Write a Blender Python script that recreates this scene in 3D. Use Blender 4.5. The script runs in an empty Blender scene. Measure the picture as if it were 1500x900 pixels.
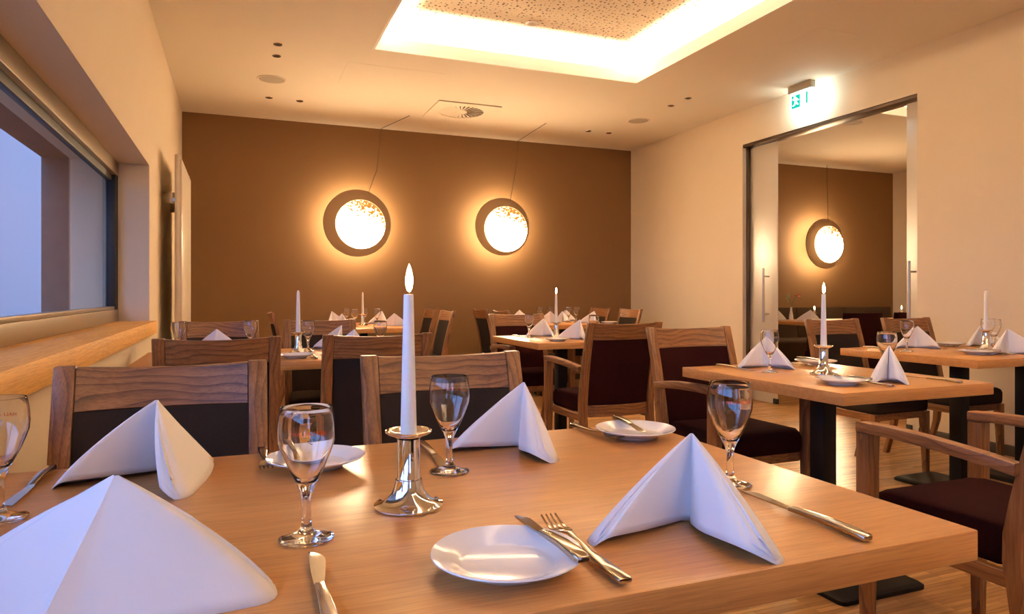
import bpy, bmesh, math, random
from mathutils import Vector, Matrix
random.seed(7)
PI = math.pi
SC = bpy.context.scene
COL = SC.collection

# ------------------------------------------------------------------ camera
cam_d = bpy.data.cameras.new('camera')
cam_d.sensor_width = 36.0
cam_d.lens = 24.312
cam_d.shift_y = -0.01267
cam_d.clip_start = 0.02
cam = bpy.data.objects.new('camera', cam_d)
cam.location = (0, 0, 1.06)
cam.rotation_euler = (PI / 2, 0, -math.radians(21.645))
COL.objects.link(cam)
SC.camera = cam

# ------------------------------------------------------------------ world: blue dusk sky
w = bpy.data.worlds.new('dusk_sky')
SC.world = w
w.use_nodes = True
bg = w.node_tree.nodes['Background']
bg.inputs['Color'].default_value = (0.28, 0.47, 1.0, 1)
bg.inputs['Strength'].default_value = 4.6

# ------------------------------------------------------------------ exposure and colour
SC.view_settings.view_transform = 'Standard'
SC.view_settings.look = 'None'
SC.view_settings.gamma = 1.0
SC.view_settings.exposure = 0.50
SC.view_settings.use_curve_mapping = False

# ------------------------------------------------------------------ ceiling cove lights (LED strips in the coffers)
COVE_COL = (1.0, 0.86, 0.71)
COVE_W = 23.0      # watts per metre of strip


def area(name, loc, rot, sx, sy, power, col, shape='RECTANGLE', spread=None):
    l = bpy.data.lights.new(name, 'AREA')
    l.shape = shape
    l.size = sx
    l.size_y = sy
    l.energy = power
    l.color = col
    if spread:
        l.spread = spread
    o = bpy.data.objects.new(name, l)
    o.location = loc
    o.rotation_euler = rot
    COL.objects.link(o)
    return o


CF = (0.957, 3.23, -2.4, 5.20)          # coffer of the dining room  x0 x1 y0 y1
CF2 = (5.97, 8.2, 2.4, 5.15)            # coffer of the next room
ZC = 2.90
LIP = 0.10
COVE = 0.17
ZU = ZC + 0.24


def cove_lights(cf, wpm):
    x0, x1, y0, y1 = cf
    m = 0.085
    zz = ZC + LIP - 0.035
    up = (PI, 0, 0)
    area('cove_strip_light', ((x0 + x1) / 2, y1 + m, zz), up, x1 - x0 + 0.2, 0.02, wpm * (x1 - x0), COVE_COL)
    area('cove_strip_light', ((x0 + x1) / 2, y0 - m, zz), up, x1 - x0 + 0.2, 0.02, wpm * (x1 - x0), COVE_COL)
    area('cove_strip_light', (x0 - m, (y0 + y1) / 2, zz), up, 0.02, y1 - y0 + 0.2, wpm * (y1 - y0), COVE_COL)
    area('cove_strip_light', (x1 + m, (y0 + y1) / 2, zz), up, 0.02, y1 - y0 + 0.2, wpm * (y1 - y0), COVE_COL)


cove_lights(CF, COVE_W)
cove_lights(CF2, COVE_W * 0.45)

# ================================================================== materials


def new_mat(name):
    m = bpy.data.materials.new(name)
    m.use_nodes = True
    return m, m.node_tree, m.node_tree.nodes, m.node_tree.links, m.node_tree.nodes['Principled BSDF']


def setp(b, **kw):
    for k, v in kw.items():
        b.inputs[k.replace('_', ' ')].default_value = v


def c4(c):
    return (c[0], c[1], c[2], 1.0)


def plain(name, col, rough=0.5, metal=0.0, bump=0.0, bscale=200.0, var=0.0, vscale=4.0, spec=0.5, coat=0.0):
    m, nt, N, L, b = new_mat(name)
    setp(b, Base_Color=c4(col), Roughness=rough, Metallic=metal)
    b.inputs['Specular IOR Level'].default_value = spec
    if coat:
        b.inputs['Coat Weight'].default_value = coat
    tc = N.new('ShaderNodeTexCoord')
    if var:
        n = N.new('ShaderNodeTexNoise'); n.inputs['Scale'].default_value = vscale; n.inputs['Detail'].default_value = 4
        L.new(tc.outputs['Object'], n.inputs['Vector'])
        r = N.new('ShaderNodeMix'); r.data_type = 'RGBA'
        r.inputs[6].default_value = c4([max(0, x * (1 - var)) for x in col])
        r.inputs[7].default_value = c4([min(1, x * (1 + var)) for x in col])
        L.new(n.outputs['Fac'], r.inputs[0])
        L.new(r.outputs[2], b.inputs['Base Color'])
    if bump:
        n2 = N.new('ShaderNodeTexNoise'); n2.inputs['Scale'].default_value = bscale; n2.inputs['Detail'].default_value = 3
        L.new(tc.outputs['Object'], n2.inputs['Vector'])
        bp = N.new('ShaderNodeBump'); bp.inputs['Strength'].default_value = bump; bp.inputs['Distance'].default_value = 0.002
        L.new(n2.outputs['Fac'], bp.inputs['Height'])
        L.new(bp.outputs['Normal'], b.inputs['Normal'])
    return m


def wood(name, axis, dark, light, rough=0.4, ring=26.0, contrast=1.0, pore=0.5, stretch=0.14, coat=0.0, bump=0.12):
    m, nt, N, L, b = new_mat(name)
    tc = N.new('ShaderNodeTexCoord')
    oi = N.new('ShaderNodeObjectInfo')
    off = N.new('ShaderNodeVectorMath'); off.operation = 'SCALE'
    off.inputs[0].default_value = (3.7, 5.1, 7.3)
    L.new(oi.outputs['Random'], off.inputs['Scale'])
    add = N.new('ShaderNodeVectorMath'); add.operation = 'ADD'
    L.new(tc.outputs['Object'], add.inputs[0]); L.new(off.outputs[0], add.inputs[1])
    mp = N.new('ShaderNodeMapping')
    sc = [1.0, 1.0, 1.0]; sc[axis] = stretch
    mp.inputs['Scale'].default_value = sc
    L.new(add.outputs[0], mp.inputs['Vector'])
    # warp the ring centres slowly along the grain so that boards show cathedral figures
    nz = N.new('ShaderNodeTexNoise'); nz.inputs['Scale'].default_value = 5.0; nz.inputs['Detail'].default_value = 2.0
    L.new(mp.outputs[0], nz.inputs['Vector'])
    wp = N.new('ShaderNodeVectorMath'); wp.operation = 'SCALE'; wp.inputs['Scale'].default_value = 0.16
    L.new(nz.outputs['Color'], wp.inputs[0])
    ad2 = N.new('ShaderNodeVectorMath'); ad2.operation = 'ADD'
    L.new(mp.outputs[0], ad2.inputs[0]); L.new(wp.outputs[0], ad2.inputs[1])
    wv = N.new('ShaderNodeTexWave'); wv.wave_type = 'BANDS'
    wv.bands_direction = 'Z' if axis != 2 else 'X'
    wv.wave_profile = 'SAW'
    wv.inputs['Scale'].default_value = ring; wv.inputs['Distortion'].default_value = 2.2
    wv.inputs['Detail'].default_value = 3.0; wv.inputs['Detail Scale'].default_value = 1.4
    L.new(ad2.outputs[0], wv.inputs['Vector'])
    # pores
    mp2 = N.new('ShaderNodeMapping')
    s2 = [1.0, 1.0, 1.0]; s2[axis] = 0.035
    mp2.inputs['Scale'].default_value = s2
    L.new(add.outputs[0], mp2.inputs['Vector'])
    pn = N.new('ShaderNodeTexNoise'); pn.inputs['Scale'].default_value = 420.0; pn.inputs['Detail'].default_value = 2.0
    L.new(mp2.outputs[0], pn.inputs['Vector'])
    rp = N.new('ShaderNodeValToRGB')
    rp.color_ramp.elements[0].position = 0.30; rp.color_ramp.elements[0].color = (0, 0, 0, 1)
    rp.color_ramp.elements[1].position = 0.58; rp.color_ramp.elements[1].color = (1, 1, 1, 1)
    L.new(pn.outputs['Fac'], rp.inputs['Fac'])
    # streaks
    mp3 = N.new('ShaderNodeMapping')
    s3 = [1.0, 1.0, 1.0]; s3[axis] = 0.06
    mp3.inputs['Scale'].default_value = s3
    L.new(add.outputs[0], mp3.inputs['Vector'])
    sn = N.new('ShaderNodeTexNoise'); sn.inputs['Scale'].default_value = 60.0; sn.inputs['Detail'].default_value = 4.0
    L.new(mp3.outputs[0], sn.inputs['Vector'])
    mx = N.new('ShaderNodeMath'); mx.operation = 'MULTIPLY_ADD'
    mx.inputs[1].default_value = 0.6 * contrast; mx.inputs[2].default_value = 0.0
    pw = N.new('ShaderNodeMath'); pw.operation = 'POWER'; pw.inputs[1].default_value = 3.2
    L.new(wv.outputs['Fac'], pw.inputs[0]); L.new(pw.outputs[0], mx.inputs[0])
    m2 = N.new('ShaderNodeMath'); m2.operation = 'MULTIPLY_ADD'; m2.inputs[1].default_value = 0.9
    L.new(sn.outputs['Fac'], m2.inputs[0]); L.new(mx.outputs[0], m2.inputs[2])
    cr = N.new('ShaderNodeValToRGB')
    cr.color_ramp.elements[0].position = 0.25; cr.color_ramp.elements[0].color = c4(light)
    cr.color_ramp.elements[1].position = 1.15 if False else 1.0; cr.color_ramp.elements[1].color = c4(dark)
    L.new(m2.outputs[0], cr.inputs['Fac'])
    pm = N.new('ShaderNodeMix'); pm.data_type = 'RGBA'; pm.blend_type = 'MULTIPLY'
    pm.inputs[0].default_value = pore
    L.new(cr.outputs['Color'], pm.inputs[6])
    pc = N.new('ShaderNodeMix'); pc.data_type = 'RGBA'
    pc.inputs[6].default_value = (0.55, 0.45, 0.36, 1); pc.inputs[7].default_value = (1, 1, 1, 1)
    L.new(rp.outputs['Color'], pc.inputs[0])
    L.new(pc.outputs[2], pm.inputs[7])
    L.new(pm.outputs[2], b.inputs['Base Color'])
    b.inputs['Roughness'].default_value = rough
    if coat:
        b.inputs['Coat Weight'].default_value = coat; b.inputs['Coat Roughness'].default_value = 0.25
    bp = N.new('ShaderNodeBump'); bp.inputs['Strength'].default_value = bump; bp.inputs['Distance'].default_value = 0.001
    L.new(rp.outputs['Color'], bp.inputs['Height'])
    L.new(bp.outputs['Normal'], b.inputs['Normal'])
    return m


CH_D, CH_L = (0.110, 0.040, 0.013), (0.350, 0.152, 0.052)
M = {}
M['chair_x'] = wood('chair_oak_x', 0, CH_D, CH_L, 0.42, 17, 0.95, 0.6, 0.36)
M['chair_y'] = wood('chair_oak_y', 1, CH_D, CH_L, 0.42, 17, 0.75, 0.6, 0.3)
M['chair_z'] = wood('chair_oak_z', 2, CH_D, CH_L, 0.42, 17, 0.75, 0.6, 0.3)
TB_D, TB_L = (0.480, 0.205, 0.060), (0.660, 0.320, 0.098)
M['top'] = wood('table_oak', 0, TB_D, TB_L, 0.30, 9, 0.40, 0.45, 0.12, 0.0, 0.12)
M['sill'] = wood('sill_oak', 1, (0.68, 0.31, 0.050), (0.85, 0.46, 0.095), 0.55, 14, 0.6, 0.5)
M['wall'] = plain('cream_plaster', (0.74, 0.62, 0.465), 0.85, bump=0.10, bscale=350, var=0.02)
M['ceil'] = plain('ceiling_paint', (0.78, 0.69, 0.56), 0.8, bump=0.05, bscale=300)
M['white'] = plain('white_paint', (0.82, 0.76, 0.70), 0.6)
M['brown'] = plain('taupe_wall_paint', (0.240, 0.126, 0.045), 0.75, bump=0.05, bscale=300, var=0.03)
M['disc'] = plain('taupe_disc_paint', (0.27, 0.165, 0.085), 0.6)
M['maroon'] = plain('maroon_velvet', (0.024, 0.0042, 0.0036), 0.95, bump=0.3, bscale=900, var=0.25, vscale=60, spec=0.1)
M['char'] = plain('charcoal_fabric', (0.030, 0.021, 0.016), 0.95, bump=0.4, bscale=1100, var=0.35, vscale=400, spec=0.1)
M['grey'] = plain('brown_grey_fabric', (0.075, 0.048, 0.030), 0.95, bump=0.3, bscale=900, var=0.2, vscale=90, spec=0.1)
M['napkin'] = plain('white_linen', (0.86, 0.84, 0.85), 0.9, bump=0.12, bscale=1400, spec=0.15)
M['china'] = plain('white_china', (0.86, 0.84, 0.82), 0.12, coat=0.3)
M['wax'] = plain('white_wax', (0.90, 0.87, 0.82), 0.45)
M['wax'].node_tree.nodes['Principled BSDF'].inputs['Subsurface Weight'].default_value = 0.25
M['wax'].node_tree.nodes['Principled BSDF'].inputs['Subsurface Radius'].default_value = (0.02, 0.012, 0.006)
M['chrome'] = plain('polished_chrome', (0.80, 0.79, 0.77), 0.045, 1.0)
M['steel'] = plain('polished_steel', (0.50, 0.45, 0.39), 0.16, 1.0)
M['satin'] = plain('satin_steel', (0.52, 0.46, 0.40), 0.32, 1.0)
M['black'] = plain('black_powder_coat', (0.006, 0.005, 0.005), 0.55, spec=0.25)
M['soot'] = plain('black_wick', (0.015, 0.01, 0.01), 0.9)
M['rad'] = plain('radiator_enamel', (0.78, 0.70, 0.58), 0.28)
M['alu'] = plain('dark_anodised_frame', (0.095, 0.066, 0.046), 0.35, 0.5)
M['alu_l'] = plain('bronze_anodised_frame', (0.30, 0.23, 0.15), 0.35, 0.6)
M['gasket'] = plain('black_gasket', (0.012, 0.011, 0.012), 0.5)
M['stucco'] = plain('outside_stucco', (0.27, 0.21, 0.18), 0.9, bump=1.0, bscale=60, var=0.05, vscale=30)
M['stone'] = plain('brown_outside_brick', (0.30, 0.20, 0.14), 0.85, bump=0.4, bscale=80, var=0.15, vscale=12)
M['grille'] = plain('grey_speaker_grille', (0.42, 0.36, 0.28), 0.7)
M['dark'] = plain('painted_recess_shade', (0.02, 0.015, 0.012), 0.8)  # near-black colour stands in for shade inside the spots and diffuser
M['skirt'] = plain('dark_skirting', (0.045, 0.028, 0.018), 0.5)
M['leaf'] = plain('green_leaf', (0.16, 0.24, 0.14), 0.6)
M['petal'] = plain('salmon_petal', (0.62, 0.22, 0.14), 0.7)
M['stem'] = plain('green_stem', (0.10, 0.14, 0.06), 0.6)
M['ink_red'] = plain('orange_red_print', (0.75, 0.10, 0.02), 0.5)
M['ink_black'] = plain('black_print', (0.01, 0.01, 0.012), 0.5)


def emit(name, col, strength):
    m = bpy.data.materials.new(name); m.use_nodes = True
    nt = m.node_tree; nt.nodes.clear()
    e = nt.nodes.new('ShaderNodeEmission'); e.inputs['Color'].default_value = c4(col); e.inputs['Strength'].default_value = strength
    o = nt.nodes.new('ShaderNodeOutputMaterial'); nt.links.new(e.outputs[0], o.inputs['Surface'])
    return m


M['flame'] = emit('candle_flame', (1.0, 0.60, 0.22), 130.0)
M['exit_panel'] = emit('exit_sign_panel', (0.72, 0.97, 1.0), 24.0)
M['exit_front'] = emit('exit_sign_front', (0.80, 0.98, 1.0), 3.5)
M['exit_green'] = emit('exit_sign_green', (0.01, 0.55, 0.40), 0.9)
M['back_led'] = emit('lamp_back_led', (1.0, 0.76, 0.48), 42.0)
M['lens_back'] = emit('disc_fill_glow', (1.0, 0.60, 0.26), 1.8)  # weak glow added behind the lens to brighten the shade disc


def globe_mat():
    """gold-flecked luminous glass: strong light below, gold flakes masking it towards the top"""
    m = bpy.data.materials.new('gold_flake_lamp_glass'); m.use_nodes = True
    nt = m.node_tree; N = nt.nodes; L = nt.links; N.clear()
    tc = N.new('ShaderNodeTexCoord')
    sp = N.new('ShaderNodeSeparateXYZ'); L.new(tc.outputs['Object'], sp.inputs[0])
    n = N.new('ShaderNodeTexNoise'); n.inputs['Scale'].default_value = 42; n.inputs['Detail'].default_value = 8; n.inputs['Roughness'].default_value = 0.75
    L.new(tc.outputs['Object'], n.inputs['Vector'])
    # mask = noise + height
    a0 = N.new('ShaderNodeMath'); a0.operation = 'MULTIPLY_ADD'; a0.inputs[1].default_value = 0.55; a0.inputs[2].default_value = -0.475
    L.new(sp.outputs['X'], a0.inputs[0])
    a = N.new('ShaderNodeMath'); a.operation = 'MULTIPLY_ADD'; a.inputs[1].default_value = 1.15; L.new(a0.outputs[0], a.inputs[2])
    L.new(sp.outputs['Z'], a.inputs[0])
    s = N.new('ShaderNodeMath'); s.operation = 'ADD'; n2 = N.new('ShaderNodeMath'); n2.operation = 'MULTIPLY'; n2.inputs[1].default_value = 2.1; L.new(n.outputs['Fac'], n2.inputs[0]); L.new(n2.outputs[0], s.inputs[0]); L.new(a.outputs[0], s.inputs[1])
    r = N.new('ShaderNodeValToRGB')
    r.color_ramp.elements[0].position = 0.60; r.color_ramp.elements[0].color = (1, 1, 1, 1)
    r.color_ramp.elements[1].position = 0.67; r.color_ramp.elements[1].color = (0.008, 0.008, 0.008, 1)
    L.new(s.outputs[0], r.inputs['Fac'])
    st = N.new('ShaderNodeMath'); st.operation = 'MULTIPLY'; st.inputs[1].default_value = GLOBE_L
    L.new(r.outputs['Color'], st.inputs[0])
    e = N.new('ShaderNodeEmission')
    mc = N.new('ShaderNodeMix'); mc.data_type = 'RGBA'
    mc.inputs[6].default_value = (1.0, 0.38, 0.07, 1); mc.inputs[7].default_value = (1.0, 0.70, 0.40, 1)
    L.new(r.outputs['Color'], mc.inputs[0]); L.new(mc.outputs[2], e.inputs['Color'])
    L.new(st.outputs[0], e.inputs['Strength'])
    o = N.new('ShaderNodeOutputMaterial'); L.new(e.outputs[0], o.inputs['Surface'])
    return m


GLOBE_L = 80.0
M['globe'] = globe_mat()


def glass(name, col=(1, 1, 1), rough=0.0, ior=1.47):
    m = bpy.data.materials.new(name); m.use_nodes = True
    nt = m.node_tree; N = nt.nodes; N.clear()
    g = N.new('ShaderNodeBsdfGlass'); g.inputs['Color'].default_value = c4(col); g.inputs['Roughness'].default_value = rough; g.inputs['IOR'].default_value = ior
    o = N.new('ShaderNodeOutputMaterial'); nt.links.new(g.outputs[0], o.inputs['Surface'])
    return m


def pane(name, tint=(0.9, 0.92, 0.95), ior=1.5):
    """thin window pane: clear transmission plus fresnel reflection"""
    m = bpy.data.materials.new(name); m.use_nodes = True
    nt = m.node_tree; N = nt.nodes; L = nt.links; N.clear()
    t = N.new('ShaderNodeBsdfTransparent'); t.inputs['Color'].default_value = c4(tint)
    g = N.new('ShaderNodeBsdfGlossy'); g.inputs['Roughness'].default_value = 0.02
    f = N.new('ShaderNodeFresnel'); f.inputs['IOR'].default_value = ior
    x = N.new('ShaderNodeMixShader')
    ge = N.new('ShaderNodeNewGeometry')
    iv = N.new('ShaderNodeMath'); iv.operation = 'SUBTRACT'; iv.inputs[0].default_value = 1.0; L.new(ge.outputs['Backfacing'], iv.inputs[1])
    mu = N.new('ShaderNodeMath'); mu.operation = 'MULTIPLY'; L.new(f.outputs[0], mu.inputs[0]); L.new(iv.outputs[0], mu.inputs[1])
    L.new(mu.outputs[0], x.inputs[0]); L.new(t.outputs[0], x.inputs[1]); L.new(g.outputs[0], x.inputs[2])
    o = N.new('ShaderNodeOutputMaterial'); L.new(x.outputs[0], o.inputs['Surface'])
    return m


M['glass'] = glass('clear_glass')
M['pane'] = pane('window_pane')


def frosted():
    m = bpy.data.materials.new('frosted_door_glass'); m.use_nodes = True
    nt = m.node_tree; N = nt.nodes; L = nt.links; N.clear()
    t = N.new('ShaderNodeBsdfTranslucent'); t.inputs['Color'].default_value = (0.94, 0.90, 0.84, 1)
    d = N.new('ShaderNodeBsdfDiffuse'); d.inputs['Color'].default_value = (0.80, 0.74, 0.66, 1)
    g = N.new('ShaderNodeBsdfGlossy'); g.inputs['Roughness'].default_value = 0.36
    x = N.new('ShaderNodeMixShader'); x.inputs[0].default_value = 0.35; L.new(t.outputs[0], x.inputs[1]); L.new(d.outputs[0], x.inputs[2])
    y = N.new('ShaderNodeMixShader'); y.inputs[0].default_value = 0.28; L.new(x.outputs[0], y.inputs[1]); L.new(g.outputs[0], y.inputs[2])
    o = N.new('ShaderNodeOutputMaterial'); L.new(y.outputs[0], o.inputs['Surface'])
    return m


M['frost'] = frosted()


def parquet():
    m, nt, N, L, b = new_mat('strip_parquet')
    tc = N.new('ShaderNodeTexCoord')
    br = N.new('ShaderNodeTexBrick')
    br.inputs['Scale'].default_value = 1.0
    br.inputs['Brick Width'].default_value = 0.32; br.inputs['Row Height'].default_value = 0.022
    br.inputs['Mortar Size'].default_value = 0.0008; br.inputs['Mortar Smooth'].default_value = 0.2
    br.inputs['Bias'].default_value = -0.1
    br.offset = 0.37
    br.inputs['Color1'].default_value = (0.74, 0.43, 0.17, 1); br.inputs['Color2'].default_value = (0.36, 0.17, 0.060, 1)
    br.inputs['Mortar'].default_value = (0.10, 0.05, 0.02, 1)
    L.new(tc.outputs['Object'], br.inputs['Vector'])
    mp = N.new('ShaderNodeMapping'); mp.inputs['Scale'].default_value = (0.06, 1, 1); L.new(tc.outputs['Object'], mp.inputs['Vector'])
    n = N.new('ShaderNodeTexNoise'); n.inputs['Scale'].default_value = 120; n.inputs['Detail'].default_value = 3; L.new(mp.outputs[0], n.inputs['Vector'])
    r = N.new('ShaderNodeValToRGB'); r.color_ramp.elements[0].color = (0.6, 0.55, 0.5, 1); r.color_ramp.elements[0].position = 0.3; r.color_ramp.elements[1].position = 0.65
    L.new(n.outputs['Fac'], r.inputs['Fac'])
    x = N.new('ShaderNodeMix'); x.data_type = 'RGBA'; x.blend_type = 'MULTIPLY'; x.inputs[0].default_value = 0.8
    L.new(br.outputs['Color'], x.inputs[6]); L.new(r.outputs['Color'], x.inputs[7])
    L.new(x.outputs[2], b.inputs['Base Color'])
    b.inputs['Roughness'].default_value = 0.30
    bp = N.new('ShaderNodeBump'); bp.inputs['Strength'].default_value = 0.2; bp.inputs['Distance'].default_value = 0.001
    L.new(br.outputs['Fac'], bp.inputs['Height']); bp.invert = True
    L.new(bp.outputs['Normal'], b.inputs['Normal'])
    return m


M['floor'] = parquet()


def perforated():
    m, nt, N, L, b = new_mat('perforated_acoustic_board')
    tc = N.new('ShaderNodeTexCoord')
    v = N.new('ShaderNodeTexVoronoi'); v.inputs['Scale'].default_value = 27.0; v.inputs['Randomness'].default_value = 0.85
    L.new(tc.outputs['Object'], v.inputs['Vector'])
    v.voronoi_dimensions = '2D'
    # hole size varies from cell to cell
    sx = N.new('ShaderNodeSeparateColor'); L.new(v.outputs['Color'], sx.inputs[0])
    q = N.new('ShaderNodeMath'); q.operation = 'MULTIPLY_ADD'; q.inputs[1].default_value = 0.20; q.inputs[2].default_value = 0.06
    L.new(sx.outputs[0], q.inputs[0])
    lt = N.new('ShaderNodeMath'); lt.operation = 'LESS_THAN'; L.new(v.outputs['Distance'], lt.inputs[0]); L.new(q.outputs[0], lt.inputs[1])
    x = N.new('ShaderNodeMix'); x.data_type = 'RGBA'
    x.inputs[6].default_value = (0.74, 0.62, 0.45, 1); x.inputs[7].default_value = (0.10, 0.06, 0.03, 1)
    L.new(lt.outputs[0], x.inputs[0]); L.new(x.outputs[2], b.inputs['Base Color'])
    b.inputs['Roughness'].default_value = 0.9
    return m


M['perf'] = perforated()

# ================================================================== mesh helpers


class MB:
    def __init__(s):
        s.v = []; s.f = []; s.mi = []

    def add(s, vs, fs, mi=0):
        b = len(s.v)
        s.v += [tuple(p) for p in vs]
        s.f += [tuple(i + b for i in f) for f in fs]
        s.mi += [mi] * len(fs)
        return s

    def box(s, x0, x1, y0, y1, z0, z1, mi=0):
        vs = [(x0, y0, z0), (x1, y0, z0), (x1, y1, z0), (x0, y1, z0), (x0, y0, z1), (x1, y0, z1), (x1, y1, z1), (x0, y1, z1)]
        return s.add(vs, [(0, 3, 2, 1), (4, 5, 6, 7), (0, 1, 5, 4), (1, 2, 6, 5), (2, 3, 7, 6), (3, 0, 4, 7)], mi)

    def loft(s, rings, cap0=True, cap1=True, closed=True, mi=0):
        n = len(rings[0]); vs = [p for r in rings for p in r]; fs = []
        for i in range(len(rings) - 1):
            for j in range(n if closed else n - 1):
                k = (j + 1) % n
                fs.append((i * n + j, i * n + k, (i + 1) * n + k, (i + 1) * n + j))
        if cap0: fs.append(tuple(reversed(range(n))))
        if cap1: fs.append(tuple((len(rings) - 1) * n + j for j in range(n)))
        return s.add(vs, fs, mi)

    def lathe(s, prof, seg=32, c=(0, 0, 0), mi=0):
        """prof: list of (r, z); r = 0 at an end closes to a pole"""
        vs = []; fs = []; idx = []
        for r, z in prof:
            if r < 1e-7:
                idx.append([len(vs)]); vs.append((c[0], c[1], c[2] + z))
            else:
                idx.append(list(range(len(vs), len(vs) + seg)))
                vs += [(c[0] + r * math.cos(2 * PI * j / seg), c[1] + r * math.sin(2 * PI * j / seg), c[2] + z) for j in range(seg)]
        for a, b in zip(idx[:-1], idx[1:]):
            for j in range(seg):
                k = (j + 1) % seg
                if len(a) == 1 and len(b) == 1: continue
                if len(a) == 1: fs.append((a[0], b[k], b[j]))
                elif len(b) == 1: fs.append((a[j], a[k], b[0]))
                else: fs.append((a[j], a[k], b[k], b[j]))
        return s.add(vs, fs, mi)

    def tube(s, pts, rad, seg=10, mi=0):
        rings = []
        P = [Vector(p) for p in pts]
        for i, p in enumerate(P):
            d = (P[min(i + 1, len(P) - 1)] - P[max(i - 1, 0)]).normalized()
            u = d.cross(Vector((0, 0, 1)))
            if u.length < 1e-3: u = d.cross(Vector((0, 1, 0)))
            u.normalize(); v = d.cross(u)
            r = rad[i] if isinstance(rad, (list, tuple)) else rad
            rings.append([tuple(p + u * (r * math.cos(2 * PI * j / seg)) + v * (r * math.sin(2 * PI * j / seg))) for j in range(seg)])
        return s.loft(rings, mi=mi)

    def slab(s, x0, x1, z0, z1, yf, th, nx=12, nz=6, puff=0.0, dip=0.0, mi=0):
        """curved board in the xz plane; yf(x, z) is its middle surface"""
        def pt(i, j, side):
            u = i / nx; v = j / nz
            x = x0 + (x1 - x0) * u
            zt = z1 - dip * (4 * u * (1 - u))
            z = z0 + (zt - z0) * v
            t = th / 2
            if puff:
                e = min(1.0, min(u, 1 - u) * 8) ** 0.5 * min(1.0, min(v, 1 - v) * 8) ** 0.5
                t = th / 2 * (1 - puff) + th / 2 * puff * e
            return (x, yf(x, z) + side * t, z)
        vs = [pt(i, j, sd) for sd in (-1, 1) for i in range(nx + 1) for j in range(nz + 1)]
        o = (nx + 1) * (nz + 1); fs = []
        A = lambda i, j: i * (nz + 1) + j
        for i in range(nx):
            for j in range(nz):
                fs.append((A(i, j), A(i + 1, j), A(i + 1, j + 1), A(i, j + 1)))
                fs.append((o + A(i, j), o + A(i, j + 1), o + A(i + 1, j + 1), o + A(i + 1, j)))
        for i in range(nx):
            fs.append((A(i, 0), o + A(i, 0), o + A(i + 1, 0), A(i + 1, 0)))
            fs.append((A(i, nz), A(i + 1, nz), o + A(i + 1, nz), o + A(i, nz)))
        for j in range(nz):
            fs.append((A(0, j), A(0, j + 1), o + A(0, j + 1), o + A(0, j)))
            fs.append((A(nx, j), o + A(nx, j), o + A(nx, j + 1), A(nx, j + 1)))
        return s.add(vs, fs, mi)

    def mesh(s, name, mats, bevel=0.0, smooth=True, seg=2, angle=35, solid=0.0):
        me = bpy.data.meshes.new(name)
        me.from_pydata(s.v, [], s.f)
        mats = mats if isinstance(mats, (list, tuple)) else [mats]
        for m in mats: me.materials.append(m)
        for p, i in zip(me.polygons, s.mi): p.material_index = i
        bm = bmesh.new(); bm.from_mesh(me)
        bmesh.ops.recalc_face_normals(bm, faces=bm.faces)
        if bevel:
            ed = [e for e in bm.edges if len(e.link_faces) == 2 and e.calc_face_angle(0) > 0.5]
            bmesh.ops.bevel(bm, geom=ed, offset=bevel, segments=seg, affect='EDGES', profile=0.5, clamp_overlap=True)
        bm.to_mesh(me); bm.free()
        if smooth:
            for p in me.polygons: p.use_smooth = True
            me.set_sharp_from_angle(angle=math.radians(angle))
        return me


def rrect(cx, cy, hx, hy, r, k=3):
    """rounded rectangle outline as (a, b) pairs"""
    out = []
    for (sx, sy, a0) in ((1, 1, 0), (-1, 1, PI / 2), (-1, -1, PI), (1, -1, 1.5 * PI)):
        for i in range(k):
            a = a0 + (PI / 2) * i / (k - 1)
            out.append((cx + sx * (hx - r) + r * math.cos(a), cy + sy * (hy - r) + r * math.sin(a)))
    return out


def put(name, me, parent=None, loc=(0, 0, 0), rotz=0.0):
    o = bpy.data.objects.new(name, me)
    COL.objects.link(o)
    o.location = loc
    o.rotation_euler = (0, 0, rotz)
    if parent is not None: o.parent = parent
    return o


def tag(o, label, cat, group=None):
    o['label'] = label; o['category'] = cat
    if group: o['group'] = group
    return o


def thing(name, label, cat, loc=(0, 0, 0), rotz=0.0, group=None):
    o = bpy.data.objects.new(name, None)
    o.empty_display_size = 0.05
    COL.objects.link(o)
    o.location = loc; o.rotation_euler = (0, 0, rotz)
    return tag(o, label, cat, group)


def struct(name, me, parent=None, loc=(0, 0, 0)):
    o = put(name, me, parent, loc)
    if parent is None: o['kind'] = 'structure'
    return o


def dup(root, loc, rotz, label, group=None):
    r = root.copy(); COL.objects.link(r)
    r.location = loc; r.rotation_euler = (0, 0, rotz)
    r['label'] = label
    if group: r['group'] = group
    for ch in list(root.children):
        c = ch.copy(); COL.objects.link(c); c.parent = r
        for g in list(ch.children):
            d = g.copy(); COL.objects.link(d); d.parent = c
    return r


class Proto:
    """builds a thing once, then copies it with its parts"""
    def __init__(s, fn): s.fn = fn; s.first = None

    def __call__(s, loc, rotz, label, group=None, **kw):
        if s.first is None:
            s.first = s.fn(label, **kw)
            s.first.location = loc; s.first.rotation_euler = (0, 0, rotz)
            if group: s.first['group'] = group
            return s.first
        return dup(s.first, loc, rotz, label, group)


# ================================================================== room shell
XL, XR, YB, YF = -0.52, 4.70, 7.70, -3.60
XR2 = 4.88                                    # far face of the right wall
X2, Y2F = 9.3, 1.6                            # extents of the next room
DY0, DY1, DZ = 3.67, 5.585, 2.555             # sliding-door opening
WY0, WY1, WZ0, WZ1 = -2.6, 4.92, 0.89, 1.877  # left window opening

mb = MB(); mb.box(XL - 0.3, X2 + 0.1, YF - 0.2, YB + 0.2, -0.10, 0.0)
struct('floor', mb.mesh('floor', M['floor'], smooth=False))

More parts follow.
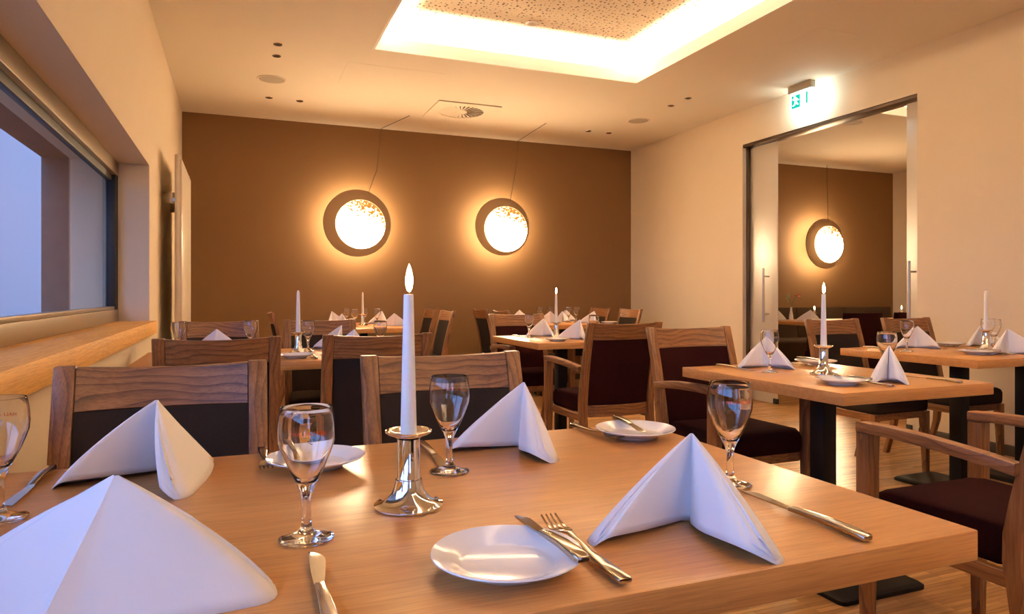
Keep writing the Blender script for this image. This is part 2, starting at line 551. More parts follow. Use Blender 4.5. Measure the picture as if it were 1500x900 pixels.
# left wall with a long low window opening
mb = MB()
XO = -1.10
mb.box(-0.76, XL, YF, YB, 0, WZ0 - 0.08)
mb.box(-0.76, XL, YF, YB, WZ1, 3.3)
mb.box(-0.76, XL, WY1, YB, WZ0 - 0.08, WZ1)
mb.box(-0.76, XL, YF, WY0, WZ0 - 0.08, WZ1)
# outer skin of the wall
for (x0, x1, mi) in ((-0.95, -0.76, 0), (XO, -0.95, 1)):
    mb.box(x0, x1, YF, YB, 0, WZ0 - 0.02, mi)
    mb.box(x0, x1, YF, YB, WZ1 + 0.01, 3.3, mi)
    mb.box(x0, x1, WY1, YB, WZ0 - 0.02, WZ1 + 0.01, mi)
    mb.box(x0, x1, YF, WY0, WZ0 - 0.02, WZ1 + 0.01, mi)
struct('wall_left', mb.mesh('wall_left', [M['wall'], M['stone']], smooth=False))
# back wall (taupe), runs behind both rooms
mb = MB(); mb.box(XL, XR + 0.02, YB, YB + 0.15, 0, 3.3)
struct('wall_back', mb.mesh('wall_back', M['brown'], smooth=False))
mb = MB(); mb.box(XR2 - 0.02, X2, YB - 0.03, YB + 0.15, 0, 3.3)
struct('wall_back', mb.mesh('wall_back_second', M['brown'], smooth=False))
# right wall with the sliding door opening
mb = MB()
mb.box(XR, XR2, YF, DY0, 0, 3.3)
mb.box(XR, XR2, DY1, YB, 0, 3.3)
mb.box(XR, XR2, DY0, DY1, DZ, 3.3)
struct('wall_right', mb.mesh('wall_right', M['wall'], smooth=False))
mb = MB(); mb.box(X2, X2 + 0.1, Y2F, YB, 0, 3.3)
struct('wall_right', mb.mesh('wall_right_second', M['wall'], smooth=False))
mb = MB(); mb.box(XR2, X2, Y2F - 0.1, Y2F, 0, 3.3)
struct('wall_front', mb.mesh('wall_front_second', M['wall'], smooth=False))
# front wall behind the camera with a tall window
FX0, FX1, FZ0, FZ1 = -0.10, 0.75, 0.75, 2.15
mb = MB()
mb.box(XL, FX0, YF - 0.15, YF, 0, 3.3); mb.box(FX1, XR, YF - 0.15, YF, 0, 3.3)
mb.box(FX0, FX1, YF - 0.15, YF, 0, FZ0); mb.box(FX0, FX1, YF - 0.15, YF, FZ1, 3.3)
struct('wall_front', mb.mesh('wall_front', M['wall'], smooth=False))


def ceiling(name, X0, X1, Y0, Y1, cf):
    x0, x1, y0, y1 = cf
    mb = MB()
    # lower ceiling round the coffer; the cove recess lies above its edge
    mb.box(X0, x0, Y0, Y1, ZC, ZC + 0.03); mb.box(x1, X1, Y0, Y1, ZC, ZC + 0.03)
    mb.box(x0, x1, Y0, y0, ZC, ZC + 0.03); mb.box(x0, x1, y1, Y1, ZC, ZC + 0.03)
    # recess walls
    c = COVE
    mb.box(x0 - c - 0.02, x0 - c, y0 - c, y1 + c, ZC + 0.03, ZU); mb.box(x1 + c, x1 + c + 0.02, y0 - c, y1 + c, ZC + 0.03, ZU)
    mb.box(x0 - c, x1 + c, y0 - c - 0.02, y0 - c, ZC + 0.03, ZU); mb.box(x0 - c, x1 + c, y1 + c, y1 + c + 0.02, ZC + 0.03, ZU)
    o = struct(name, mb.mesh('ceiling', M['ceil'], smooth=False))
    mu = MB(); mu.box(x0 - c - 0.02, x1 + c + 0.02, y0 - c - 0.02, y1 + c + 0.02, ZU, ZU + 0.03)
    struct('acoustic_board', mu.mesh('acoustic_board', M['perf'], smooth=False), o)
    # upstand of the cove
    t = 0.018; x0 += 0.0015; x1 -= 0.0015; y0 += 0.0015; y1 -= 0.0015
    ml = MB()
    ml.box(x0 - t, x0, y0 - t, y1 + t, ZC - 0.002, ZC + LIP); ml.box(x1, x1 + t, y0 - t, y1 + t, ZC - 0.002, ZC + LIP)
    ml.box(x0, x1, y0 - t, y0, ZC - 0.002, ZC + LIP); ml.box(x0, x1, y1, y1 + t, ZC - 0.002, ZC + LIP)
    struct('cove_upstand', ml.mesh('cove_upstand', M['white'], smooth=False), o)
    # roof slab keeps the sky out
    mr = MB(); mr.box(X0, X1, Y0, Y1, ZU + 0.06, ZU + 0.12)
    struct('roof_slab', mr.mesh('roof_slab', M['white'], smooth=False), o)
    return o


ceiling('ceiling', XL, XR, YF, YB, CF)
ceiling('ceiling', XR2, X2, Y2F, YB - 0.03, CF2)

# skirting
mb = MB()
mb.box(XR - 0.015, XR, DY1 + 0.02, YB, 0, 0.07); mb.box(XR - 0.015, XR, YF, DY0 - 0.02, 0, 0.07)
struct('baseboard_right', mb.mesh('baseboard_right', M['skirt'], bevel=0.003))
mb = MB(); mb.box(XL, XR - 0.015, YB - 0.015, YB, 0, 0.07)
struct('baseboard_back', mb.mesh('baseboard_back', M['skirt'], bevel=0.003))

# ---- left window
win = thing('window_1', 'long low window', 'window'); del win['label']; del win['category']; win['kind'] = 'structure'
mb = MB()
mb.box(-0.755, -0.69, WY0, WY1, WZ0, WZ0 + 0.075)
mb.box(-0.745, -0.70, WY0, WY1, WZ0 + 0.075, WZ0 + 0.095)
mb.box(-0.755, -0.69, WY0, WY1, WZ1 - 0.085, WZ1)
mb.box(-0.755, -0.70, WY1 - 0.05, WY1, WZ0, WZ1)
mb.box(-0.755, -0.70, 0.55, 0.62, WZ0, WZ1)
mb.box(-0.755, -0.70, WY0, WY0 + 0.05, WZ0, WZ1)
struct('window_frame', mb.mesh('window_frame', M['alu_l'], bevel=0.003), win)
mb = MB()
mb.box(-0.745, -0.715, WY0 + 0.05, WY1 - 0.05, WZ1 - 0.125, WZ1 - 0.085)
mb.box(-0.745, -0.695, WY1 - 0.085, WY1 - 0.05, WZ0 + 0.075, WZ1 - 0.085)
mb.box(-0.748, -0.694, WY1 - 0.02, WY1, WZ0 + 0.075, WZ1)
struct('sash', mb.mesh('sash', M['gasket'], bevel=0.002), win)
mb = MB(); mb.box(-0.734, -0.730, WY0 + 0.05, WY1 - 0.05, WZ0 + 0.08, WZ1 - 0.09)
struct('pane', mb.mesh('pane', M['pane'], smooth=False), win)
mb = MB(); mb.box(-0.70, -0.478, WY0, WY1 + 0.012, WZ0 - 0.08, WZ0)
struct('window_sill', mb.mesh('window_sill', M['sill'], bevel=0.003), win)
# outside: rendered garden wall facing the far part of the window
mb = MB(); mb.box(-2.6, -2.45, 1.9, 16.0, -0.42, 4.2)
struct('wall_outside', mb.mesh('wall_outside', M['stucco'], smooth=False))
mb = MB(); mb.box(-30, XO, -30, 30, -0.5, -0.42)
struct('ground', mb.mesh('ground', M['stone'], smooth=False))

# ---- window behind the camera
win2 = thing('window_2', 'x', 'window'); del win2['label']; del win2['category']; win2['kind'] = 'structure'
mb = MB(); t = 0.05
ym = YF - 0.08
mb.box(FX0, FX0 + t, ym - .03, ym + .03, FZ0, FZ1); mb.box(FX1 - t, FX1, ym - .03, ym + .03, FZ0, FZ1)
mb.box(FX0, FX1, ym - .03, ym + .03, FZ0, FZ0 + t); mb.box(FX0, FX1, ym - .03, ym + .03, FZ1 - t, FZ1)
mb.box((FX0 + FX1) / 2 - t / 2, (FX0 + FX1) / 2 + t / 2, ym - .03, ym + .03, FZ0, FZ1)
struct('window_frame', mb.mesh('window_frame', M['alu'], bevel=0.003), win2)
mb = MB(); mb.box(FX0, FX1, ym - .003, ym + .003, FZ0, FZ1)
struct('pane', mb.mesh('pane', M['pane'], smooth=False), win2)

# ---- sliding glass doors


def door_leaf(name, y0, y1, hy, side):
    d = thing(name, 'x', 'door'); del d['label']; del d['category']; d['kind'] = 'structure'
    mb = MB(); mb.box(XR + 0.078, XR + 0.09, y0, y1, 0.01, DZ - 0.035)
    struct('glass_leaf', mb.mesh('glass_leaf', M['frost'], bevel=0.002), d)
    mb = MB()
    mb.tube([(XR + 0.008, hy, 0.79), (XR + 0.008, hy, 1.31)], 0.011, 12)
    struct('door_handle', mb.mesh('door_handle', M['satin']), d)
    for zz in (0.87, 1.23):
        mb = MB(); mb.tube([(XR + 0.008, hy, zz), (XR + 0.08, hy, zz)], 0.008, 10)
        struct('handle_bracket', mb.mesh('handle_bracket', M['satin']), d)
    ye = y0 if side > 0 else y1
    mb = MB(); mb.box(XR + 0.07, XR + 0.098, ye - 0.0, ye + side * 0.05, 0.01, 0.06)
    struct('floor_guide', mb.mesh('floor_guide', M['gasket'], bevel=0.002), d)
    return d


door_leaf('door_1', 5.19, 5.70, 5.30, 1)
door_leaf('door_2', 3.30, 3.82, 3.745, -1)
mb = MB()
mb.box(XR + 0.005, XR + 0.14, DY0, DY1, DZ - 0.03, DZ + 0.004)
mb.box(XR + 0.10, XR + 0.135, DY1 - 0.03, DY1 + 0.004, 0, DZ - 0.03)
mb.box(XR + 0.045, XR + 0.07, DY1 - 0.03, DY1 + 0.004, 0, DZ - 0.03)
struct('trim_1', mb.mesh('door_track', M['alu'], bevel=0.002))

# ================================================================== ceiling fittings
def make_downlight(label):
    t = thing('downlight', label, 'ceiling light')
    mb = MB(); mb.lathe([(0.021, 0.012), (0.021, -0.003), (0.030, -0.004), (0.034, 0.0), (0.034, 0.012)], 20)
    put('trim_ring', mb.mesh('trim_ring', M['steel']), t)
    mb = MB(); mb.lathe([(0.0, 0.0), (0.0205, -0.001), (0.0205, 0.012), (0.0, 0.012)], 20)
    put('lens', mb.mesh('lens', M['dark']), t)  # flush disc, the recess shade is put into its colour
    return t


DL = Proto(make_downlight)
for (x, y, lab) in (
        (0.276, 5.37, 'small recessed ceiling spot, nearer of the pair in front of the left speaker'),
        (0.279, 5.635, 'small recessed ceiling spot on the left, close in front of the round left speaker'),
        (0.273, 6.855, 'small recessed ceiling spot behind the left speaker, nearer the window wall'),
        (0.550, 6.868, 'small recessed ceiling spot behind the left speaker, farther from the window wall'),
        (3.678, 6.931, 'small recessed ceiling spot behind the right speaker, left one of the pair'),
        (3.942, 6.933, 'small recessed ceiling spot behind the right speaker, right one of the pair'),
        (3.935, 5.704, 'small recessed ceiling spot on the right, close in front of the right speaker'),
        (3.933, 5.426, 'small recessed ceiling spot on the right, nearest to the exit sign')):
    DL((x, y, ZC), 0, lab, 'recessed ceiling spots')


def make_speaker(label):
    t = thing('ceiling_speaker', label, 'speaker')
    mb = MB(); mb.lathe([(0.105, 0.008), (0.105, -0.004), (0.115, -0.006), (0.120, -0.002), (0.120, 0.008)], 36)
    put('rim', mb.mesh('rim', M['ceil']), t)
    mb = MB(); mb.lathe([(0.0, -0.005), (0.1045, -0.003), (0.1045, 0.008), (0.0, 0.008)], 36)
    put('grille', mb.mesh('grille', M['grille']), t)
    return t


SPK = Proto(make_speaker)
SPK((0.271, 6.258, ZC), 0, 'round grey ceiling speaker on the left, between two pairs of spots', 'ceiling speakers')
SPK((3.952, 6.326, ZC), 0, 'round grey ceiling speaker on the right, near the right wall', 'ceiling speakers')
SPK((6.12, 5.54, ZC), 0, 'round ceiling speaker in the next room, seen through the door', 'ceiling speakers')

# swirl air diffuser
t = thing('air_diffuser', 'square swirl air diffuser with a ring of radial vanes, in front of the back wall', 'air vent', (2.093, 6.66, ZC))
mb = MB()
R = 0.225
n = 48
outer = []
for j in range(n):
    a = 2 * PI * j / n
    k = 0.318 / max(abs(math.cos(a)), abs(math.sin(a)))
    outer.append((k * math.cos(a), k * math.sin(a)))
inn = [(R * math.cos(2 * PI * j / n), R * math.sin(2 * PI * j / n)) for j in range(n)]
mb.loft([[(x, y, 0.004) for x, y in outer], [(x, y, -0.010) for x, y in outer], [(x, y, -0.010) for x, y in inn], [(x, y, 0.030) for x, y in inn]], False, False)
put('face_plate', mb.mesh('face_plate', M['ceil'], smooth=False), t)
mb = MB(); mb.lathe([(0.0, -0.0002), (R, -0.0002), (R, 0.025), (0.0, 0.025)], 48)
put('plenum_shade_disc', mb.mesh('plenum_shade_disc', M['dark']), t)  # dark disc paints the shade behind the vanes
mb = MB(); mb.lathe([(0.0, -0.012), (0.060, -0.011), (0.066, -0.004), (0.066, 0.0), (0, 0)], 32)
put('hub', mb.mesh('hub', M['ceil']), t)
mb = MB()
mb.add([(0.062, -0.010, -0.0095), (0.222, -0.022, -0.0095), (0.222, 0.014, -0.003), (0.062, 0.002, -0.003), (0.062, -0.010, -0.0075), (0.222, -0.022, -0.0075), (0.222, 0.014, -0.001), (0.062, 0.002, -0.001)],
       [(0, 1, 2, 3), (4, 7, 6, 5), (0, 4, 5, 1), (1, 5, 6, 2), (2, 6, 7, 3), (3, 7, 4, 0)])
vane = mb.mesh('vane', M['ceil'], smooth=False)
for k in range(28):
    put('vane', vane, t, rotz=2 * PI * k / 28)

# access hatches, round sensor
def hatch(x0, x1, y0, y1, label):
    mb = MB(); mb.box(x0, x1, y0, y1, ZC - 0.0015, ZC + 0.004)
    o = put('ceiling_hatch', mb.mesh('ceiling_hatch', M['ceil'], bevel=0.0012, seg=1)); tag(o, label, 'hatch', 'ceiling hatches')
hatch(0.812, 1.63, 5.57, 6.17, 'flush rectangular ceiling hatch with hairline joint, left of the air diffuser')
hatch(3.725, 4.12, 3.65, 4.05, 'flush square ceiling hatch with hairline joint, in front of the exit sign')
mb = MB(); mb.lathe([(0.0, -0.018), (0.03, -0.017), (0.044, -0.010), (0.048, 0.0), (0.048, 0.01), (0, 0.01)], 28)
o = put('smoke_detector', mb.mesh('smoke_detector', M['white']), None, (2.10, 4.88, ZU)); tag(o, 'round white sensor on the perforated board of the ceiling coffer', 'smoke detector')

# exit sign
t = thing('exit_sign', 'illuminated green and white emergency exit sign hung over the glass doors', 'exit sign', (4.585, 4.69, ZC))
mb = MB(); mb.box(-0.030, 0.030, -0.130, 0.130, -0.062, 0.0)
put('housing', mb.mesh('housing', M['grille'], bevel=0.003), t)
mb = MB(); mb.box(-0.008, 0.008, -0.125, 0.125, -0.222, -0.062)
put('panel', mb.mesh('panel', M['exit_panel'], bevel=0.002), t)


def flat_poly(pts, x, mat, name, parent, th=0.0012):
    mb = MB()
    mb.loft([[(x, a, b) for a, b in pts], [(x - th, a, b) for a, b in pts]])
    return put(name, mb.mesh(name, mat, smooth=False), parent)


# seen from inside the room +y is to the left
flat_poly([(0.123, -0.2205), (-0.123, -0.2205), (-0.123, -0.063), (0.123, -0.063)], -0.0081, M['exit_front'], 'front_screen', t, 0.0008)
flat_poly([(0.105, -0.200), (0.005, -0.200), (0.005, -0.085), (0.105, -0.085)], -0.0090, M['exit_green'], 'pictogram_field', t)
fig = MB()
for pts in ([(0.075, -0.090), (0.066, -0.087), (0.058, -0.094), (0.060, -0.105), (0.070, -0.108), (0.078, -0.100)],
            [(0.088, -0.112), (0.050, -0.104), (0.030, -0.125), (0.018, -0.128), (0.022, -0.137), (0.038, -0.134), (0.046, -0.126), (0.042, -0.150),
             (0.022, -0.168), (0.030, -0.177), (0.054, -0.157), (0.064, -0.172), (0.090, -0.180), (0.092, -0.170), (0.072, -0.161), (0.066, -0.140), (0.070, -0.122), (0.086, -0.128), (0.094, -0.120)]):
    fig.loft([[(-0.0102, a, b) for a, b in pts], [(-0.0110, a, b) for a, b in pts]])
put('running_figure', fig.mesh('running_figure', M['exit_front'], smooth=False), t)
flat_poly([(-0.062, -0.085), (-0.082, -0.085), (-0.082, -0.180), (-0.072, -0.196), (-0.062, -0.180)], -0.0090, M['exit_green'], 'arrow', t)

# radiator on the left wall
t = thing('panel_radiator', 'tall cream panel radiator standing off the left wall in the far corner', 'radiator', (0, 0, 0))
mb = MB(); mb.box(-0.395, -0.375, 5.57, 6.58, 0.16, 2.045)
put('front_panel', mb.mesh('front_panel', M['rad'], bevel=0.006), t)
for yy in (5.585, 6.565):
    mb = MB(); mb.tube([(-0.405, yy, 0.12), (-0.405, yy, 2.075)], 0.020, 16)
    put('header_tube', mb.mesh('header_tube', M['rad']), t)
mb = MB(); mb.tube([(-0.405, 5.57, 2.062), (-0.405, 6.58, 2.062)], 0.017, 12)
put('top_tube', mb.mesh('top_tube', M['rad']), t)
for yy, zz in ((5.75, 1.78), (6.4, 1.78), (5.75, 0.4), (6.4, 0.4)):
    mb = MB(); mb.box(-0.52, -0.40, yy - 0.015, yy + 0.015, zz - 0.04, zz + 0.04)
    put('wall_bracket', mb.mesh('wall_bracket', M['steel'], bevel=0.003), t)

# ================================================================== disc wall lamps
def disc_y(mb, r0, r1, y0, y1, seg=64, cx=0, cz=0):
    rr = []
    for (r, y) in ((r0, y1), (r1, y1), (r1, y0), (r0, y0)):
        rr.append([(cx + r * math.cos(2 * PI * j / seg), y, cz + r * math.sin(2 * PI * j / seg)) for j in range(seg)])
    rr.append(rr[0])
    return mb.loft(rr, False, False)


def disc_lamp(label, ring, r_ring, globe, r_globe, cable, ywall):
    t = thing('disc_lamp', label, 'lamp', ring, 0, 'disc lamps on the taupe wall')
    mb = MB(); disc_y(mb, 0.02, r_ring, -0.006, 0.006)
    put('shade_disc', mb.mesh('shade_disc', M['disc']), t)
    g = (globe[0] - ring[0], globe[1] - ring[1], globe[2] - ring[2])
    # luminous lens: shallow dome facing the room
    mb = MB(); seg = 48; rings = []
    for i in range(9):
        a = (PI / 2) * i / 8
        r = r_globe * math.cos(a); d = -0.05 * math.sin(a)
        rings.append([(r * math.cos(2 * PI * j / seg), d, r * math.sin(2 * PI * j / seg)) for j in range(seg)] if i < 8 else None)
    rings = [x for x in rings if x]
    mb.loft(rings, False, True)
    put('glowing_lens', mb.mesh('glowing_lens', M['globe']), t, g)
    mb = MB(); disc_y(mb, 0.005, r_globe + 0.004, 0.002, 0.012)
    put('lens_back', mb.mesh('lens_back', M['lens_back']), t, g)
    mb = MB(); mb.tube([(0, 0.006, 0), (g[0] * 0.5, g[1] * 0.5, g[2] * 0.5), (g[0], g[1] + 0.01, g[2])], 0.012, 10)
    put('stem', mb.mesh('stem', M['satin']), t)
    # ring of light on the back of the disc, washing the wall
    mb = MB(); disc_y(mb, r_ring - 0.07, r_ring - 0.03, 0.010, 0.016)
    put('back_light', mb.mesh('back_light', M['back_led']), t)
    mb = MB(); mb.tube([(0, 0.006, 0), (0, ywall - ring[1], 0)], 0.03, 14)
    put('wall_mount', mb.mesh('wall_mount', M['satin']), t)
    if cable:
        mb = MB(); mb.tube([(p[0] - ring[0], p[1] - ring[1], p[2] - ring[2]) for p in cable], 0.003, 6)
        put('cable', mb.mesh('cable', M['skirt']), t)
    return t


disc_lamp('glowing round disc lamp on the back wall, the left one behind the lit candle', (1.195, 7.5, 1.82), 0.360, (1.20, 7.32, 1.792), 0.255,
          [(1.645, 7.0, ZC - 0.004), (1.48, 7.66, ZC - 0.006), (1.40, 7.50, 2.4), (1.31, 7.49, 2.15)], YB)
disc_lamp('glowing round disc lamp on the back wall, the right one nearer the wall corner', (2.86, 7.5, 1.842), 0.335, (2.835, 7.32, 1.798), 0.256,
          [(3.08, 6.77, ZC - 0.004), (3.12, 7.66, ZC - 0.006), (3.02, 7.50, 2.5), (2.95, 7.49, 2.15)], YB)
disc_lamp('glowing round disc lamp in the next room, seen through the glass doors', (7.72, 7.45, 1.77), 0.355, (7.70, 7.36, 1.757), 0.255,
          [(7.80, 7.5, ZC - 0.004), (7.76, 7.44, 2.1)], YB - 0.03)

# ================================================================== tables
def make_table(name, label, x0, x1, y0, y1, cols, base, group=None, ang=0):
    cx, cy = (x0 + x1) / 2, (y0 + y1) / 2
    t = thing(name, label, 'table', (cx, cy, 0), 0, group)
    hx, hy = (x1 - x0) / 2, (y1 - y0) / 2
    mb = MB(); mb.box(-hx, hx, -hy, hy, 0.71, 0.75)
    put('tabletop', mb.mesh('tabletop', M['top'], bevel=0.002), t)
    for (px, py) in cols:
        mb = MB(); mb.box(px - 0.034, px + 0.034, py - 0.034, py + 0.034, 0.018, 0.70)
        put('column', mb.mesh('column', M['black'], bevel=0.004), t)
        mb = MB(); mb.box(px - 0.17, px + 0.17, py - 0.17, py + 0.17, 0.70, 0.7095)
        put('top_plate', mb.mesh('top_plate', M['black'], bevel=0.002), t)
        bx, by = base
        mb = MB()
        mb.loft([[(px + a, py + b, z) for a, b in rrect(0, 0, bx - e, by - e, 0.02)] for z, e in ((0.0, 0.0), (0.014, 0.0), (0.020, 0.008))])
        put('base_plate', mb.mesh('base_plate', M['black']), t)
    return t


TG = 'oak restaurant tables'
make_table('dining_table', 'large oak dining table in the foreground set for four', -0.49, 0.904, 0.618, 1.432, [(-0.12, 0), (0.22, 0)], (0.16, 0.28), TG)
make_table('dining_table', 'oak dining table by the left wall with an unlit candle, behind the foreground table', -0.44, 0.90, 3.33, 4.13, [(-0.26, 0), (0.26, 0)], (0.16, 0.28), TG)
make_table('dining_table', 'oak dining table against the back wall on the left, under the left lamp', 0.72, 1.50, 6.22, 7.60, [(0, -0.3), (0, 0.3)], (0.28, 0.16), TG)
make_table('dining_table', 'small oak table in the middle with a lit candle, between two armchairs', 1.75, 2.46, 3.962, 4.80, [(0, 0)], (0.20, 0.28), TG)
make_table('dining_table', 'oak dining table in the far right corner by the back wall', 2.82, 3.60, 6.22, 7.60, [(0, -0.3), (0, 0.3)], (0.28, 0.16), TG)
make_table('dining_table', 'small oak table on the right with a lit candle and two place settings', 1.752, 2.452, 1.622, 2.458, [(0, 0)], (0.20, 0.28), TG)
make_table('dining_table', 'oak dining table by the right wall with an unlit candle', 3.21, 4.61, 2.195, 2.99, [(-0.27, 0), (0.27, 0)], (0.16, 0.28), TG)
make_table('dining_table', 'oak dining table in the next room with a flower vase', 5.80, 7.10, 5.78, 6.60, [(-0.25, 0), (0.25, 0)], (0.16, 0.28), TG)

# ================================================================== chairs
BACKPTS = [(0.0, -0.285), (0.20, -0.228), (0.40, -0.205), (0.47, -0.207), (0.60, -0.228), (0.75, -0.262), (0.90, -0.305)]


def yback(z):
    for (z0, y0), (z1, y1) in zip(BACKPTS[:-1], BACKPTS[1:]):
        if z <= z1:
            u = (z - z0) / (z1 - z0); return y0 + (y1 - y0) * u
    return BACKPTS[-1][1]


def make_chair(label, W=0.44, arms=False, fabric='char'):
    t = thing('armchair' if arms else 'dining_chair', label, 'chair')
    hw = W / 2
    pw = 0.042
    # rear posts, floor to top
    for sx in (-1, 1):
        xc = sx * (hw - pw / 2)
        rings = []
        for z in (0.0, 0.1, 0.2, 0.3, 0.4, 0.47, 0.55, 0.65, 0.75, 0.83, 0.897, 0.90):
            d = 0.030 + 0.018 * math.exp(-((z - 0.45) / 0.2) ** 2)
            ww = pw * (0.80 + 0.20 * min(1, z / 0.4))
            e = 0.002 if z > 0.899 else 0.0
            rings.append([(a, b, z) for a, b in rrect(xc + sx * (pw - ww) / 2, yback(z), ww / 2 - e, d / 2 - e, 0.004, 3)])
        mb = MB(); mb.loft(rings)
        put('back_post', mb.mesh('back_post', M['chair_z']), t)
    x0, x1 = -hw + pw + 0.0005, hw - pw - 0.0005
    curve = lambda x: -0.028 * (1 - (x / x1) ** 2)
    mb = MB(); mb.slab(x0, x1, 0.802, 0.897, lambda x, z: yback(z) + curve(x), 0.024, 16, 3, dip=0.007)
    put('top_rail', mb.mesh('top_rail', M['chair_x'], bevel=0.002, seg=1), t)
    mb = MB(); mb.slab(x0, x1, 0.36, 0.425, lambda x, z: yback(z) + curve(x), 0.022, 16, 2)
    put('lower_rail', mb.mesh('lower_rail', M['chair_x'], bevel=0.002, seg=1), t)
    mb = MB(); mb.slab(x0, x1, 0.426, 0.801, lambda x, z: yback(z) + curve(x) + 0.002, 0.030, 16, 10, puff=0.45)
    put('back_panel', mb.mesh('back_panel', M[fabric]), t)
    # seat frame and cushion
    fw, fd = hw + 0.012, 0.215           # front half width and front edge
    mb = MB()
    for (xa, xb, ya, yb) in ((-hw + 0.004, -hw + 0.028, -0.19, fd - 0.03), (hw - 0.028, hw - 0.004, -0.19, fd - 0.03), (-hw + 0.028, hw - 0.028, fd - 0.045, fd - 0.02)):
        mb.box(xa, xb, ya, yb, 0.335, 0.375)
    put('seat_frame', mb.mesh('seat_frame', M['chair_y'], bevel=0.002, seg=1), t)
    mb = MB(); rings = []
    for z, e in ((0.376, 0.010), (0.380, 0.003), (0.40, 0.0), (0.445, 0.0), (0.462, 0.006), (0.472, 0.020), (0.477, 0.05), (0.480, 0.10)):
        rr = []
        for a, b in rrect(0, 0.012, hw - 0.003 - e, 0.202 - e, max(0.006, 0.030 - e * 0.2), 5):
            a2 = a * (1.0 if not arms else (0.93 if b > 0.17 else 1.0))
            if b < -0.12: a2 = a * (1 - 0.16 * min(1, (-0.12 - b) / 0.05)) if abs(a) > hw - 0.06 else a
            rr.append((a2, b, z))
        rings.append(rr)
    mb.loft(rings)
    put('seat_cushion', mb.mesh('seat_cushion', M[fabric], angle=60), t)
    # front legs
    for sx in (-1, 1):
        mb = MB()
        if not arms:
            xc = sx * (hw - 0.022)
            prof = ((0.0, 0.014), (0.02, 0.0145), (0.20, 0.018), (0.335, 0.021), (0.374, 0.021))
            mb.loft([[(a, b, z) for a, b in rrect(xc + sx * (0.021 - h), 0.19 + (0.021 - h), h, h, 0.003)] for z, h in prof])
            put('front_leg', mb.mesh('front_leg', M['chair_z']), t)
        else:
            xc = sx * (hw + 0.004)
            prof = ((0.0, 0.014), (0.02, 0.0145), (0.30, 0.020), (0.45, 0.0225), (0.645, 0.0225))
            mb.loft([[(a, b, z) for a, b in rrect(xc, 0.205, h, h, 0.003)] for z, h in prof])
            put('front_leg', mb.mesh('front_leg', M['chair_z']), t)
            # bowed armrest
            mb = MB(); rings = []
            for i in range(15):
                u = i / 14
                y = 0.228 - u * (0.228 + 0.224)
                z = 0.661 + 0.060 * u * (1 - u) - 0.026 * u
                xb = sx * (hw + 0.004 + 0.022 * math.sin(PI * u) - 0.004 * u)
                hh = 0.016
                rings.append([(a, y, b) for a, b in rrect(xb, z, 0.0225 - 0.004 * u, hh, 0.005)])
            mb.loft(rings)
            put('armrest', mb.mesh('armrest', M['chair_y']), t)
    return t


CG = 'dark upholstered oak dining chairs'
AG = 'maroon upholstered oak armchairs'
chair = Proto(make_chair)
arm = Proto(make_chair)
F_, N_, E_, W_ = PI, 0.0, -PI / 2, PI / 2     # facing the camera side (-Y), away (+Y), +X, -X
# offset between chair origin and its back at the top is 0.305
ch = lambda x, yb, lab: chair((x, yb - 0.305, 0), F_, lab, CG)
ch(-0.154, 1.785, 'oak chair with dark back behind the foreground table, left one beside the window wall')
ch(0.516, 1.810, 'oak chair with dark back behind the foreground table, right one behind the lit candle')
chair((0.576, 0.212 + 0.305, 0), N_, 'oak chair at the near side of the foreground table, only its top rail showing', CG)
chair((-0.066, 2.775 + 0.305, 0), N_, 'oak chair seen from behind at the table by the left wall, left one', CG)
chair((0.530, 2.79 + 0.305, 0), N_, 'oak chair seen from behind at the table by the left wall, right one', CG)
ch(-0.10, 4.51, 'oak chair beyond the left wall table, left one behind two wine glasses')
ch(0.485, 4.51, 'oak chair beyond the left wall table, right one beside the unlit candle')
chair((0.275 + 0.305, 6.43, 0), E_, 'dark oak chair seen edge-on at the left end of the back wall table', CG)
chair((1.925 - 0.305, 7.18, 0), W_, 'oak chair at the right side of the left back table, farther one by the wall', CG)
chair((1.915 - 0.305, 6.52, 0), W_, 'oak chair at the right side of the left back table, nearer one', CG)
chair((2.40 + 0.305, 6.98, 0), E_, 'oak chair left of the far right corner table, farther one with dark back', CG)
chair((2.40 + 0.305, 6.37, 0), E_, 'oak chair at the left side of the far right corner table, nearer one mostly hidden', CG)
chair((3.90 - 0.305, 7.04, 0), W_, 'oak chair at the right side of the far right corner table, farther one', CG)
chair((4.02 - 0.305, 6.58, 0), W_, 'oak chair at the right side of the far right corner table, nearest the right wall', CG)
arm((2.04, 3.40 + 0.305, 0), N_, 'maroon armchair seen from behind at the middle table', AG, W=0.48, arms=True, fabric='maroon')
arm((2.11, 5.22 - 0.305, 0), F_, 'maroon armchair on the far side of the middle table, facing the camera', AG)
arm((2.055, 2.83 - 0.305, 0), F_, 'maroon armchair on the far side of the right candle table, facing the camera', AG)
arm((1.995, 1.02 + 0.305, 0), N_, 'maroon armchair at the right edge of the photo, showing arms and red seat', AG)
ch(3.56, 3.385, 'oak chair with dark back beyond the right wall table, before the glass door')
ch(4.24, 3.40, 'oak chair with dark back beyond the right wall table, close to the wall')
chair((3.60, 1.56 + 0.305, 0), N_, 'oak chair at the near side of the right wall table, only a seat corner showing', CG)


